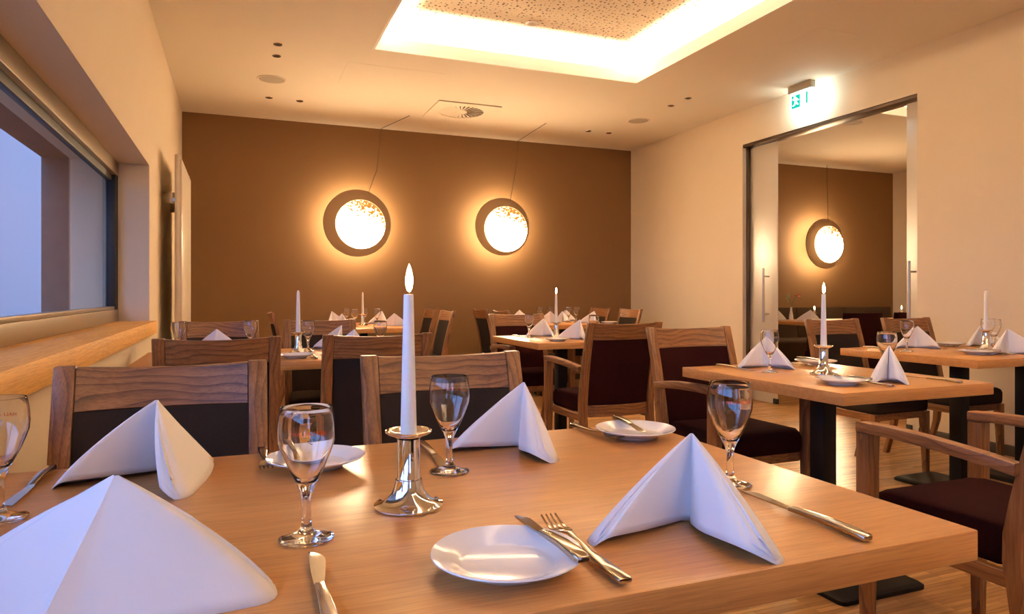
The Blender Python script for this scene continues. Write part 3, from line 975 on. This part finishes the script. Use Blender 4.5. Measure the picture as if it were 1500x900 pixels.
def make_club_chair(label):
    t = thing('upholstered_chair', label, 'chair')
    mb = MB(); mb.slab(-0.25, 0.25, 0.20, 0.87, lambda x, z: -0.24 - 0.10 * (z - 0.4) - 0.05 * (1 - (x / 0.25) ** 2), 0.075, 16, 10, puff=0.5)
    put('backrest', mb.mesh('backrest', M['maroon'], angle=60), t)
    mb = MB(); mb.loft([[(a, b, z) for a, b in rrect(0, 0.02, 0.25 - e, 0.235 - e, 0.04 - e * 0.3, 5)] for z, e in ((0.20, 0.0), (0.44, 0.0), (0.465, 0.01), (0.48, 0.04))])
    put('seat_cushion', mb.mesh('seat_cushion', M['maroon'], angle=60), t)
    for sx in (-1, 1):
        for sy in (-1, 1):
            mb = MB(); mb.loft([[(a, b, z) for a, b in rrect(sx * 0.21, 0.02 + sy * 0.19, h, h, 0.004)] for z, h in ((0, 0.014), (0.2, 0.021))])
            put('leg', mb.mesh('leg', M['chair_z']), t)
    return t


club = Proto(make_club_chair)
club((5.86, 5.46, 0), N_, 'maroon velvet chair in the next room, left one seen from behind', 'maroon velvet chairs in the next room')
club((6.56, 5.46, 0), N_, 'maroon velvet chair in the next room, right one beside the door leaf', 'maroon velvet chairs in the next room')

# banquette along the far wall of the next room: separate upholstered units
def make_bench(label):
    t = thing('banquette', label, 'bench', group='banquette units along the far wall')
    mb = MB(); mb.loft([[(a, b, z) for a, b in rrect(0.0, 0.0, 0.445 - e, 0.26 - e, 0.03, 4)] for z, e in ((0.08, 0.01), (0.42, 0.0), (0.45, 0.01), (0.465, 0.04))])
    put('seat_cushion', mb.mesh('seat_cushion', M['grey'], angle=60), t)
    mb = MB(); mb.slab(-0.445, 0.445, 0.40, 0.87, lambda x, z: 0.235 + 0.08 * (z - 0.4), 0.10, 10, 8, puff=0.5)
    put('backrest', mb.mesh('backrest', M['grey'], angle=60), t)
    mb = MB(); mb.box(-0.44, 0.44, -0.20, 0.24, 0.0, 0.08)
    put('plinth', mb.mesh('plinth', M['black']), t)
    return t


bench = Proto(make_bench)
for i, wd in enumerate(('first unit from the left, behind the vase', 'second unit from the left', 'third unit from the left', 'fourth unit from the left, by the door leaf')):
    bench((5.86 + 0.9 * i, 7.22, 0), 0, 'brown upholstered banquette in the next room, ' + wd)

# ================================================================== tableware builders
TZ = 0.7503


def make_glass(label, text=False):
    t = thing('wine_glass', label, 'glass')
    out = [(0.0, 0.0), (0.020, 0.0), (0.033, 0.0008), (0.0345, 0.0020), (0.033, 0.0036), (0.022, 0.0060), (0.012, 0.0100), (0.0072, 0.0155), (0.0056, 0.024),
           (0.0054, 0.040), (0.0060, 0.053), (0.0082, 0.062), (0.0130, 0.0725), (0.0190, 0.084), (0.0250, 0.097), (0.0304, 0.111), (0.0345, 0.123),
           (0.0354, 0.134), (0.0349, 0.146), (0.0335, 0.157), (0.0318, 0.1668), (0.0316, 0.1672), (0.0313, 0.1674)]
    inn = [(0.0311, 0.1672), (0.0310, 0.1668), (0.0327, 0.157), (0.0341, 0.146), (0.0346, 0.134), (0.0336, 0.123), (0.0292, 0.111), (0.0236, 0.097), (0.0172, 0.084), (0.0095, 0.0745), (0.0, 0.0695)]
    mb = MB(); mb.lathe(out + inn, 48)
    put('goblet', mb.mesh('goblet', M['glass'], angle=50), t)
    return t


def bowl_r(z):
    pts = [(0.110, 0.0315), (0.123, 0.0345), (0.134, 0.0354), (0.146, 0.0349), (0.157, 0.0335), (0.167, 0.0318)]
    for (a, ra), (b, rb) in zip(pts[:-1], pts[1:]):
        if z <= b: return ra + (rb - ra) * (z - a) / (b - a)
    return 0.0318


def bend_on_bowl(bm_verts):
    out = []
    for x, y in bm_verts:
        r = bowl_r(y) + 0.00025
        a = -PI / 2 + x / 0.0352
        out.append((r * math.cos(a), r * math.sin(a), y))
    return out


def print_mesh():
    """small orange-red capitals on an arc and a black script line, wrapped round the bowl"""
    cu = bpy.data.curves.new('print_text', 'FONT'); cu.body = 'MALI ACKER'; cu.size = 0.0072; cu.align_x = 'CENTER'; cu.space_character = 1.08
    tmp = bpy.data.objects.new('print_text', cu); COL.objects.link(tmp)
    dg = bpy.context.evaluated_depsgraph_get()
    me = bpy.data.meshes.new_from_object(tmp.evaluated_get(dg))
    bm = bmesh.new(); bm.from_mesh(me)
    bmesh.ops.triangulate(bm, faces=bm.faces)
    bmesh.ops.subdivide_edges(bm, edges=[e for e in bm.edges if e.calc_length() > 0.003], cuts=1)
    for v in bm.verts:
        yy = v.co.y + 0.1365 - 1.6 * v.co.x ** 2
        v.co = bend_on_bowl([(v.co.x, yy)])[0]
    m2 = bpy.data.meshes.new('printed_capitals'); bm.to_mesh(m2); bm.free(); m2.materials.append(M['ink_red'])
    bpy.data.objects.remove(tmp); bpy.data.meshes.remove(me)
    # script flourish
    mb = MB(); pts = []
    for i in range(70):
        u = i / 69
        x = -0.001 + 0.014 * u
        y = 0.1305 + 0.0018 * math.sin(u * 30) * (1 - 0.5 * u)
        if u < 0.2: y -= 0.0035 * math.sin(u / 0.2 * PI) ; x -= 0.002 * math.sin(u / 0.2 * 2 * PI)
        pts.append((x, y))
    vs = []; fs = []
    for i, (x, y) in enumerate(pts):
        vs += bend_on_bowl([(x - 0.00012, y + 0.00035), (x + 0.00012, y - 0.00035)])
        if i: fs.append((2 * i - 2, 2 * i - 1, 2 * i + 1, 2 * i))
    mb.add(vs, fs)
    return m2, mb.mesh('printed_script', M['ink_black'], smooth=False)


GG = 'wine glasses'
wine = Proto(make_glass)


def make_holder(label):
    t = thing('candle_holder', label, 'candlestick', group='chrome candlesticks')
    mb = MB(); mb.lathe([(0.0, 0.0), (0.049, 0.0), (0.0505, 0.002), (0.050, 0.004), (0.046, 0.0050), (0.040, 0.0068), (0.034, 0.0100), (0.0285, 0.0150), (0.0245, 0.0210), (0.0215, 0.0285), (0.0190, 0.040), (0.0, 0.040)], 48)
    put('foot', mb.mesh('foot', M['chrome'], angle=60), t)
    mb = MB(); mb.lathe([(0.0, 0.0402), (0.0172, 0.0402), (0.0172, 0.0425), (0.0165, 0.0435), (0.0165, 0.099), (0.0, 0.099)], 40)
    put('shaft', mb.mesh('shaft', M['chrome'], angle=50), t)
    mb = MB(); mb.lathe([(0.0, 0.0992), (0.016, 0.0992), (0.021, 0.1025), (0.030, 0.1060), (0.0335, 0.1085), (0.0340, 0.1105), (0.0325, 0.1115), (0.028, 0.1085), (0.020, 0.1050), (0.0, 0.1045)], 44)
    put('drip_tray', mb.mesh('drip_tray', M['chrome'], angle=70), t)
    return t


holder = Proto(make_holder)


def make_candle(label, lit=True, hgt=0.205):
    t = thing('taper_candle', label, 'candle', group='lit taper candles' if lit else 'unlit taper candles')
    mb = MB()
    if lit:
        mb.lathe([(0.0, 0.0), (0.0115, 0.0), (0.0118, 0.004), (0.0072, hgt - 0.003), (0.0066, hgt), (0.004, hgt - 0.002), (0.0, hgt - 0.003)], 28)
    else:
        mb.lathe([(0.0, 0.0), (0.0115, 0.0), (0.0118, 0.004), (0.0078, hgt), (0.0062, hgt + 0.010), (0.003, hgt + 0.016), (0.0, hgt + 0.017)], 28)
    put('wax', mb.mesh('wax', M['wax'], angle=60), t)
    z0 = hgt if lit else hgt + 0.016
    mb = MB(); mb.tube([(0, 0, z0 - 0.004), (0.0003, 0, z0 + 0.004), (0.001, 0, z0 + 0.009)], 0.0007, 6)
    put('wick', mb.mesh('wick', M['soot']), t)
    if lit:
        mb = MB(); mb.lathe([(0.0, 0.0), (0.0026, 0.002), (0.0043, 0.007), (0.0055, 0.014), (0.0053, 0.021), (0.0038, 0.029), (0.0019, 0.036), (0.0, 0.041)], 20)
        f = put('flame', mb.mesh('flame', M['flame']), t, (0.001, 0, z0 + 0.003))
    return t


lit = Proto(lambda lab: make_candle(lab, True))
unlit = Proto(lambda lab: make_candle(lab, False, 0.208))


def candle(x, y, lab, is_lit, z=TZ):
    holder((x, y, z), 0, 'polished chrome candlestick of the ' + lab.replace('white ', ''), 'chrome candlesticks')
    (lit if is_lit else unlit)((x, y, z + 0.1046), 0, lab, None)


candle(0.232, 0.994, 'lit white taper candle on the foreground table', True)
candle(0.295, 3.78, 'unlit white taper candle on the table by the left wall', False)
candle(1.15, 6.90, 'unlit white taper candle on the back table under the left lamp', False)
candle(2.07, 4.38, 'lit white taper candle on the middle table', True)
candle(2.100, 2.035, 'lit white taper candle on the right candle table', True)
candle(3.865, 2.60, 'unlit white taper candle on the table by the right wall', False)


def make_plate(label):
    t = thing('side_plate', label, 'plate', group='white side plates')
    mb = MB(); mb.lathe([(0.0, 0.004), (0.040, 0.004), (0.043, 0.0), (0.047, 0.0), (0.049, 0.0045), (0.060, 0.0085), (0.084, 0.0172), (0.0862, 0.0192), (0.0855, 0.0205), (0.080, 0.0190),
                         (0.062, 0.0125), (0.056, 0.0085), (0.050, 0.0070), (0.0, 0.0065)], 64)
    put('dish', mb.mesh('dish', M['china'], angle=70), t)
    return t


PG = 'white side plates'
plate = Proto(make_plate)


def make_knife(label, L=0.235, bl=0.105, bw=0.020):
    t = thing('table_knife', label, 'knife', group='steel table knives')
    mb = MB(); rings = []      # handle points to -y, blade to +y, origin in the middle
    h0 = -L / 2; h1 = L / 2 - bl
    for u, wd, th in ((0.0, 0.007, 0.0028), (0.02, 0.0085, 0.0042), (0.15, 0.0090, 0.0046), (0.5, 0.0078, 0.0042), (0.85, 0.0062, 0.0038), (1.0, 0.0058, 0.0030)):
        y = h0 + (h1 - h0) * u
        rings.append([(a, y, b) for a, b in rrect(0, 0.0048 + 0.0025 * math.sin(PI * u), wd, th, min(th, wd) * 0.6, 4)])
    mb.loft(rings)
    put('handle', mb.mesh('handle', M['steel'], angle=50), t)
    mb = MB(); rings = []
    for i in range(13):
        u = i / 12
        y = h1 + bl * u
        lft = -0.0058 + 0.004 * u ** 2
        rgt = 0.0058 + (bw - 0.0116) * math.sin(min(1, u * 1.25) * PI / 2) ** 1.5
        if u > 0.7: rgt = lft + (rgt - lft) * math.sqrt(max(0.0, 1 - ((u - 0.7) / 0.3) ** 2)) + 0.0006
        zc = 0.0046 - 0.0022 * u
        th = 0.0012
        rings.append([(lft, y, zc - th), (rgt, y, zc - 0.0003), (rgt, y, zc + 0.0003), (lft, y, zc + th)])
    mb.loft(rings)
    put('blade', mb.mesh('blade', M['steel'], angle=40), t)
    return t


KG = 'steel table knives'
knife = Proto(make_knife)
spreader = Proto(lambda lab: make_knife(lab, 0.170, 0.075, 0.017))


def make_fork(label):
    L = 0.205
    prof = lambda y: 0.0035 + 0.010 * math.exp(-((y - 0.035) / 0.030) ** 2) + (0.012 * max(0, (y - 0.055) / 0.047) ** 1.6) + (0.003 if y < -0.02 else 0.003 * math.exp(-((y + 0.02) / 0.02) ** 2))
    mb = MB(); rings = []
    for u, wd, th in ((-0.1025, 0.0075, 0.0022), (-0.100, 0.0088, 0.0032), (-0.06, 0.0078, 0.0032), (-0.02, 0.0050, 0.0026), (0.015, 0.0034, 0.0022), (0.035, 0.0040, 0.0018), (0.045, 0.0085, 0.0013), (0.054, 0.0115, 0.0011), (0.060, 0.0118, 0.0010)):
        z = prof(u)
        rings.append([(a, u, b) for a, b in rrect(0, z, wd, th, min(wd, th) * 0.6, 3)])
    mb.loft(rings)
    for k in range(4):
        xc = (k - 1.5) * 0.0066
        rr = []
        for y in (0.058, 0.072, 0.088, 0.1025):
            hw = 0.0017 - 0.0007 * (y - 0.058) / 0.0445
            z = prof(y)
            rr.append([(xc - hw, y, z - 0.0009), (xc + hw, y, z - 0.0009), (xc + hw, y, z + 0.0009), (xc - hw, y, z + 0.0009)])
        mb.loft(rr)
    o = put('table_fork', mb.mesh('table_fork', M['steel'], angle=45))
    return tag(o, label, 'fork', 'steel table forks')


fork = Proto(make_fork)


def napkin(label, x, y, bis, half, L1=0.175, L2=0.165, h=0.125, th=0.034, lean=(0.0, 0.0), z=TZ, group='pyramid folded napkins', roll=1.0):
    """linen napkin folded into a standing pyramid: two hollow wings meeting at an upright crease; opens towards `bis` degrees"""
    b = math.radians(bis); hf = math.radians(half)
    U = [Vector((math.cos(b - hf), math.sin(b - hf))), Vector((math.cos(b + hf), math.sin(b + hf)))]
    Nn = [Vector((U[0].y, -U[0].x)), Vector((-U[1].y, U[1].x))]       # outward normals
    mb = MB()
    K = 14
    SS = [0, .08, .17, .27, .38, .49, .59, .68, .76, .83, .89, .94, .975, .994, 1.0]

    def outline(scale, thick, shorten):
        inner = []; outer = []
        pts = []          # (xy, lift)
        def wing(i, L):
            L = L * shorten
            ins = []; outs = []
            for k in range(K + 1):
                s = SS[k]
                wdt = (thick * (0.12 + 0.88 * math.sin(PI / 2 * min(1, s / 0.80)) ** 1.4)) if i == 0 else thick * roll * (0.30 + 0.70 * math.sin(PI / 2 * min(1, s / 0.55)))
                e = wdt
                sr = 1 - min(0.34, wdt * 0.55 / L)
                if s > sr: e = wdt * math.sqrt(max(0.0, 1 - ((s - sr) / (1 - sr)) ** 2))
                c = U[i] * (L * s)
                ins.append((c - Nn[i] * (e * (0.35 if i == 0 else 0.60)), (0.014 if i == 0 else 0.020) * s * (e / max(wdt, 1e-6))))
                outs.append((c + Nn[i] * (e * (0.65 if i == 0 else 0.40)), 0.0))
            return ins, outs
        i1, o1 = wing(0, L1); i2, o2 = wing(1, L2)
        corner_in = U[0] * 0.012 + U[1] * 0.012
        pts = [(corner_in, 0.0)] + i1[2:] + list(reversed(o1[1:-1])) + [(-(U[0] + U[1]) * 0.004, 0.0)] + o2[1:-1] + list(reversed(i2[2:]))
        return pts

    def shell(thick, shorten, extra_lift, htop):
        pts = outline(1, thick, shorten)
        rings = []
        NL = 12
        ap = Vector(lean)
        for k in range(NL + 1):
            t = k / NL * 0.985
            f = (1 - t) * (1 + 0.22 * t)
            ring = []
            for p, lf in pts:
                q = p * f + ap * t
                ring.append((q.x, q.y, (lf + extra_lift) * (1 - t) + htop * t))
            rings.append(ring)
        mb.loft(rings, False, True)

    shell(th, 1.0, 0.0, h)
    shell(th * 0.62, 0.985, 0.004, h * 0.985)
    shell(th * 0.30, 0.965, 0.007, h * 0.97)
    me = mb.mesh('napkin', M['napkin'], angle=38)
    o = put('folded_napkin', me, None, (x, y, z))
    sm = o.modifiers.new('cloth', 'SOLIDIFY'); sm.thickness = 0.0012; sm.offset = -1
    return tag(o, label, 'napkin', group)


# ================================================================== foreground table
# glasses with their print
gm = wine((0.081, 0.908, TZ), 0.02, 'large printed wine glass left of the lit candle on the foreground table', GG)
pa, pb = print_mesh()
put('printed_capitals', pa, gm); put('printed_script', pb, gm)
dup_glass = lambda loc, rot, lab: wine(loc, rot, lab, GG)
dup_glass((0.343, 1.160, TZ), 2.4, 'wine glass right behind the lit candle on the foreground table')
dup_glass((0.742, 0.912, TZ), -0.24, 'wine glass behind the right napkin on the foreground table')
dup_glass((-0.304, 1.142, TZ), 3.40, 'wine glass cut by the left edge of the photo')
# later glasses are too small to show the print: copies of a plain goblet
wine_far = Proto(make_glass)

napkin('white folded napkin at the front right of the foreground table, opening towards the camera', 0.589, 0.800, 230, 35, 0.190, 0.178, 0.121, 0.042, (-0.012, -0.012), roll=1.5)
napkin('white folded napkin right of the lit candle, on the far side of the foreground table', 0.549, 1.304, 222, 42, 0.165, 0.155, 0.133, 0.044, (-0.010, -0.012), roll=1.4)
napkin('white folded napkin in front of the left chair of the foreground table', -0.045, 1.375, 230, 29, 0.245, 0.225, 0.132, 0.042, (-0.082, -0.065), roll=1.15)
napkin('big white folded napkin in the bottom left corner, nearest the camera', -0.165, 0.735, 65, 58, 0.205, 0.215, 0.131, 0.040, (0.052, 0.050))

plate((0.283, 0.728, TZ), 0, 'white side plate in front, with a butter knife resting across its rim', PG)
plate((0.131, 1.285, TZ), 0, 'white side plate behind the large printed wine glass', PG)
plate((0.803, 1.298, TZ), 0, 'white side plate at the far right of the foreground table', PG)
o = spreader((0.341, 0.748, TZ + 0.0190), 0.06, 'butter knife lying on the front white plate', KG)
spreader((0.086, 1.290, TZ + 0.0185), PI + 0.1, 'butter knife on the plate behind the large printed wine glass', KG)
spreader((0.805, 1.325, TZ + 0.0185), PI - 0.15, 'butter knife on the plate at the far right of the foreground table', KG)
knife((0.731, 0.755, TZ), 0.0, 'table knife right of the front right napkin', KG)
knife((0.080, 0.735, TZ), 0.0, 'table knife pointing at the foot of the large printed wine glass', KG)
knife((-0.305, 1.315, TZ), PI, 'table knife between the left wine glass and the left napkin', KG)
knife((0.347, 1.285, TZ), PI, 'table knife behind the lit candle, beside the far wine glass', KG)
fork((0.383, 0.737, TZ), -0.02, 'steel fork between the front plate and the front right napkin', 'steel table forks')
fork((0.732, 1.345, TZ), PI + 0.06, 'steel fork left of the far right plate', 'steel table forks')
fork((0.046, 1.345, TZ), PI, 'steel fork left of the plate behind the large printed glass', 'steel table forks')

# ================================================================== other tables
wf = lambda x, y, lab, rot=0.0: wine_far((x, y, TZ), rot, lab, GG)
nk = napkin
# table by the left wall
nk('white folded napkin between two wine glasses on the left wall table', -0.125, 4.03, 75, 55, 0.155, 0.155, 0.122, 0.03, (0.02, 0.02))
nk('large white folded napkin right of the unlit candle on the left wall table', 0.55, 4.0, 205, 45, 0.165, 0.150, 0.135, 0.035)
nk('white folded napkin partly hidden by the right rear-view chair, left wall table', 0.55, 3.63, 92, 50, 0.12, 0.135, 0.128, 0.03, (0.015, 0.015))
wf(-0.282, 3.91, 'wine glass at the left end of the left wall table, against the radiator')
wf(0.065, 3.93, 'wine glass right of the left napkin on the left wall table')
wf(0.352, 3.86, 'wine glass close behind the unlit candle on the left wall table')
wf(0.712, 3.71, 'wine glass showing above the right rear-view chair')
plate((0.265, 3.50, TZ), 0, 'white side plate at the near edge of the left wall table, below the candle', PG)
knife((0.39, 3.50, TZ), 0.0, 'table knife on the left wall table, right of the plate', KG)
fork((0.345, 3.48, TZ), 0.0, 'fork on the left wall table, right of the plate', 'steel table forks')
# back table on the left
nk('white folded napkin on the left back table, leftmost of its four', 0.90, 7.30, 300, 45, 0.15, 0.15, 0.135, 0.035)
nk('white folded napkin on the left back table, second from the left', 0.925, 6.72, 250, 50, 0.12, 0.12, 0.125, 0.03)
nk('white folded napkin on the left back table, behind the rightmost one', 1.40, 7.20, 230, 50, 0.15, 0.15, 0.135, 0.035)
nk('white folded napkin on the left back table, rightmost beside the tall candle', 1.405, 6.62, 70, 55, 0.15, 0.15, 0.127, 0.03)
wf(1.03, 7.15, 'far wine glass left of the candle on the left back table')
wf(1.03, 6.62, 'near wine glass left of the candle on the left back table')
wf(1.20, 7.08, 'wine glass half hidden by the candle on the left back table')
wf(1.275, 6.80, 'wine glass right of the candle on the left back table')
# middle table
nk('white folded napkin left of the candle on the middle table', 2.10, 4.66, 235, 42, 0.165, 0.155, 0.130, 0.035)
nk('white folded napkin in front of the candle on the middle table, touching the armchair back', 2.20, 4.27, 215, 40, 0.175, 0.160, 0.135, 0.035)
wf(1.915, 4.50, 'wine glass left of the candle on the middle table')
wf(2.265, 4.19, 'wine glass above the rear-view armchair on the middle table')
plate((1.955, 4.12, TZ), 0, 'white side plate at the near edge of the middle table', PG)
knife((1.90, 4.66, TZ), PI, 'table knife at the left edge of the middle table', KG)
# far right corner table
nk('white folded napkin on the corner table, far left behind the armchair rail', 3.03, 7.40, 250, 50, 0.15, 0.15, 0.128, 0.03)
nk('white folded napkin on the corner table, behind the left napkin of the middle table', 3.08, 6.66, 70, 55, 0.155, 0.155, 0.130, 0.03)
nk('white folded napkin on the corner table, small one behind the candle', 3.36, 6.95, 250, 50, 0.12, 0.12, 0.12, 0.03)
nk('white folded napkin on the corner table, large one at the right in front', 3.54, 6.54, 212, 48, 0.17, 0.16, 0.130, 0.035)
nk('white folded napkin on the corner table, far right one', 3.52, 7.20, 250, 50, 0.15, 0.15, 0.128, 0.03)
wf(3.154, 7.10, 'leftmost wine glass on the corner table')
wf(3.235, 7.00, 'second wine glass from the left on the corner table')
wf(3.355, 6.78, 'third wine glass from the left on the corner table')
wf(3.43, 6.74, 'rightmost wine glass on the corner table')
plate((3.62, 6.36, TZ), 0, 'white side plate at the right edge of the corner table', PG)
# right candle table
nk('white folded napkin behind a wine glass, far side of the right candle table', 2.105, 2.355, 232, 40, 0.175, 0.160, 0.130, 0.04)
nk('tall narrow white folded napkin at the near edge of the right candle table', 2.165, 1.80, 222, 24, 0.125, 0.120, 0.128, 0.045)
wf(1.955, 2.165, 'wine glass before the far napkin of the right candle table')
wf(2.285, 1.91, 'wine glass behind the narrow napkin on the right candle table')
plate((1.930, 1.79, TZ), 0, 'white side plate at the near corner of the right candle table', PG)
plate((2.36, 2.33, TZ), 0, 'white side plate behind the candle on the right candle table', PG)
spreader((1.975, 1.80, TZ + 0.0185), 0.05, 'butter knife on the near plate of the right candle table', KG)
spreader((2.35, 2.34, TZ + 0.0185), PI, 'butter knife on the far plate of the right candle table', KG)
knife((2.325, 1.765, TZ), 0.0, 'table knife right of the narrow napkin', KG)
knife((1.925, 2.335, TZ), PI, 'table knife left of the far napkin on the right candle table', KG)
fork((2.015, 1.765, TZ), 0.0, 'fork between near plate and narrow napkin', 'steel table forks')
fork((2.255, 2.31, TZ), PI, 'fork behind the candle on the right candle table', 'steel table forks')
# right wall table
nk('white folded napkin in front of the wall chair on the right wall table', 3.665, 2.86, 222, 45, 0.165, 0.150, 0.125, 0.04)
nk('white folded napkin behind the candle on the right wall table', 4.18, 2.84, 232, 40, 0.16, 0.15, 0.125, 0.04)
nk('white folded napkin at the right edge of the photo on the right wall table', 3.735, 2.40, 238, 47, 0.165, 0.165, 0.130, 0.04)
wf(3.352, 2.68, 'wine glass left of the left napkin on the right wall table')
wf(4.03, 2.70, 'wine glass left behind the candle on the right wall table')
wf(3.96, 2.62, 'wine glass right of the candle on the right wall table')
plate((3.53, 2.42, TZ), 0, 'white side plate at the near corner of the right wall table', PG)
plate((3.94, 2.87, TZ), 0, 'white side plate at the far edge of the right wall table', PG)
spreader((3.57, 2.42, TZ + 0.0185), 0.1, 'butter knife on the near plate of the right wall table', KG)
knife((3.375, 2.86, TZ), PI, 'table knife at the far left corner of the right wall table', KG)
fork((3.63, 2.40, TZ), 0.0, 'fork right of the near plate on the right wall table', 'steel table forks')
fork((3.84, 2.86, TZ), PI, 'fork at the far edge of the right wall table', 'steel table forks')
# table in the next room
nk('white folded napkin at the left end of the table in the next room', 5.92, 6.43, 60, 55, 0.15, 0.15, 0.128, 0.03)
nk('white folded napkin right of the vase in the next room', 6.05, 6.05, 60, 55, 0.165, 0.165, 0.130, 0.03)
plate((5.97, 5.90, TZ), 0, 'white side plate beside the right napkin in the next room', PG)
t = thing('flower_vase', 'slim white vase with a salmon flower in the next room', 'vase', (6.10, 6.40, TZ))
mb = MB(); mb.lathe([(0.0, 0.0), (0.022, 0.0), (0.026, 0.01), (0.024, 0.05), (0.013, 0.11), (0.011, 0.15), (0.013, 0.155), (0.010, 0.155), (0.009, 0.11), (0.0, 0.10)], 24)
put('vessel', mb.mesh('vessel', M['china'], angle=60), t)
mb = MB(); mb.tube([(0, 0, 0.11), (0.02, 0.0, 0.20), (0.055, -0.01, 0.262), (0.085, -0.02, 0.285)], 0.003, 6)
mb.tube([(0, 0, 0.11), (0.0, 0.0, 0.19), (-0.02, 0.0, 0.25)], 0.0025, 6)
put('flower_stem', mb.mesh('flower_stem', M['stem']), t)
for k in range(13):
    a = 2.4 * k; r = 0.008 + 0.0022 * k
    mb = MB()
    mb.lathe([(0.0, -0.010), (0.010, -0.006), (0.014, 0.0), (0.010, 0.006), (0.0, 0.010)], 8)
    put('petal', mb.mesh('petal', M['petal']), t, (0.088 + r * math.cos(a), -0.02 + r * math.sin(a), 0.292 + 0.012 * math.cos(k * 1.3)))
for k, (dx, dz) in enumerate(((-0.05, 0.30), (-0.025, 0.315), (-0.06, 0.265), (-0.035, 0.235), (-0.015, 0.28))):
    mb = MB(); q = [(0, 0, 0), (0.016, 0.004, 0.018), (0.006, 0.0, 0.045), (-0.012, -0.004, 0.02)]
    mb.loft([[(a, b - 0.0006, c) for a, b, c in q], [(a, b + 0.0006, c) for a, b, c in q]])
    put('leaf', mb.mesh('leaf', M['leaf']), t, (dx, 0.004 * k, dz - 0.03))


def make_tealight(label):
    t = thing('glass_candle_lamp', label, 'candlestick', group='small glass candle lamps')
    mb = MB(); mb.lathe([(0.0, 0.0), (0.03, 0.0), (0.031, 0.004), (0.012, 0.012), (0.008, 0.03), (0.010, 0.075), (0.030, 0.085), (0.032, 0.09), (0.028, 0.092), (0.0, 0.085)], 20)
    put('glass_base', mb.mesh('glass_base', M['glass']), t)
    mb = MB(); mb.lathe([(0.0, 0.0855), (0.011, 0.0855), (0.0105, 0.125), (0.0, 0.125)], 16)
    put('wax', mb.mesh('wax', M['wax']), t)
    mb = MB(); mb.lathe([(0.0, 0.0), (0.004, 0.004), (0.0055, 0.012), (0.004, 0.024), (0.0, 0.040)], 14)
    put('flame', mb.mesh('flame', M['flame']), t, (0, 0, 0.128))
    return t


tea = Proto(make_tealight)
tea((6.33, 6.27, TZ), 0, 'small lit glass candle lamp beside the right napkin in the next room', 'small glass candle lamps')
make_table('dining_table', 'oak dining table in the next room, far one mostly hidden by the glass door leaf', 7.35, 8.65, 5.78, 6.60, [(-0.25, 0), (0.25, 0)], (0.16, 0.28), TG)
tea((7.52, 6.08, TZ), 0, 'small lit glass candle lamp seen at the edge of the right glass door', 'small glass candle lamps')
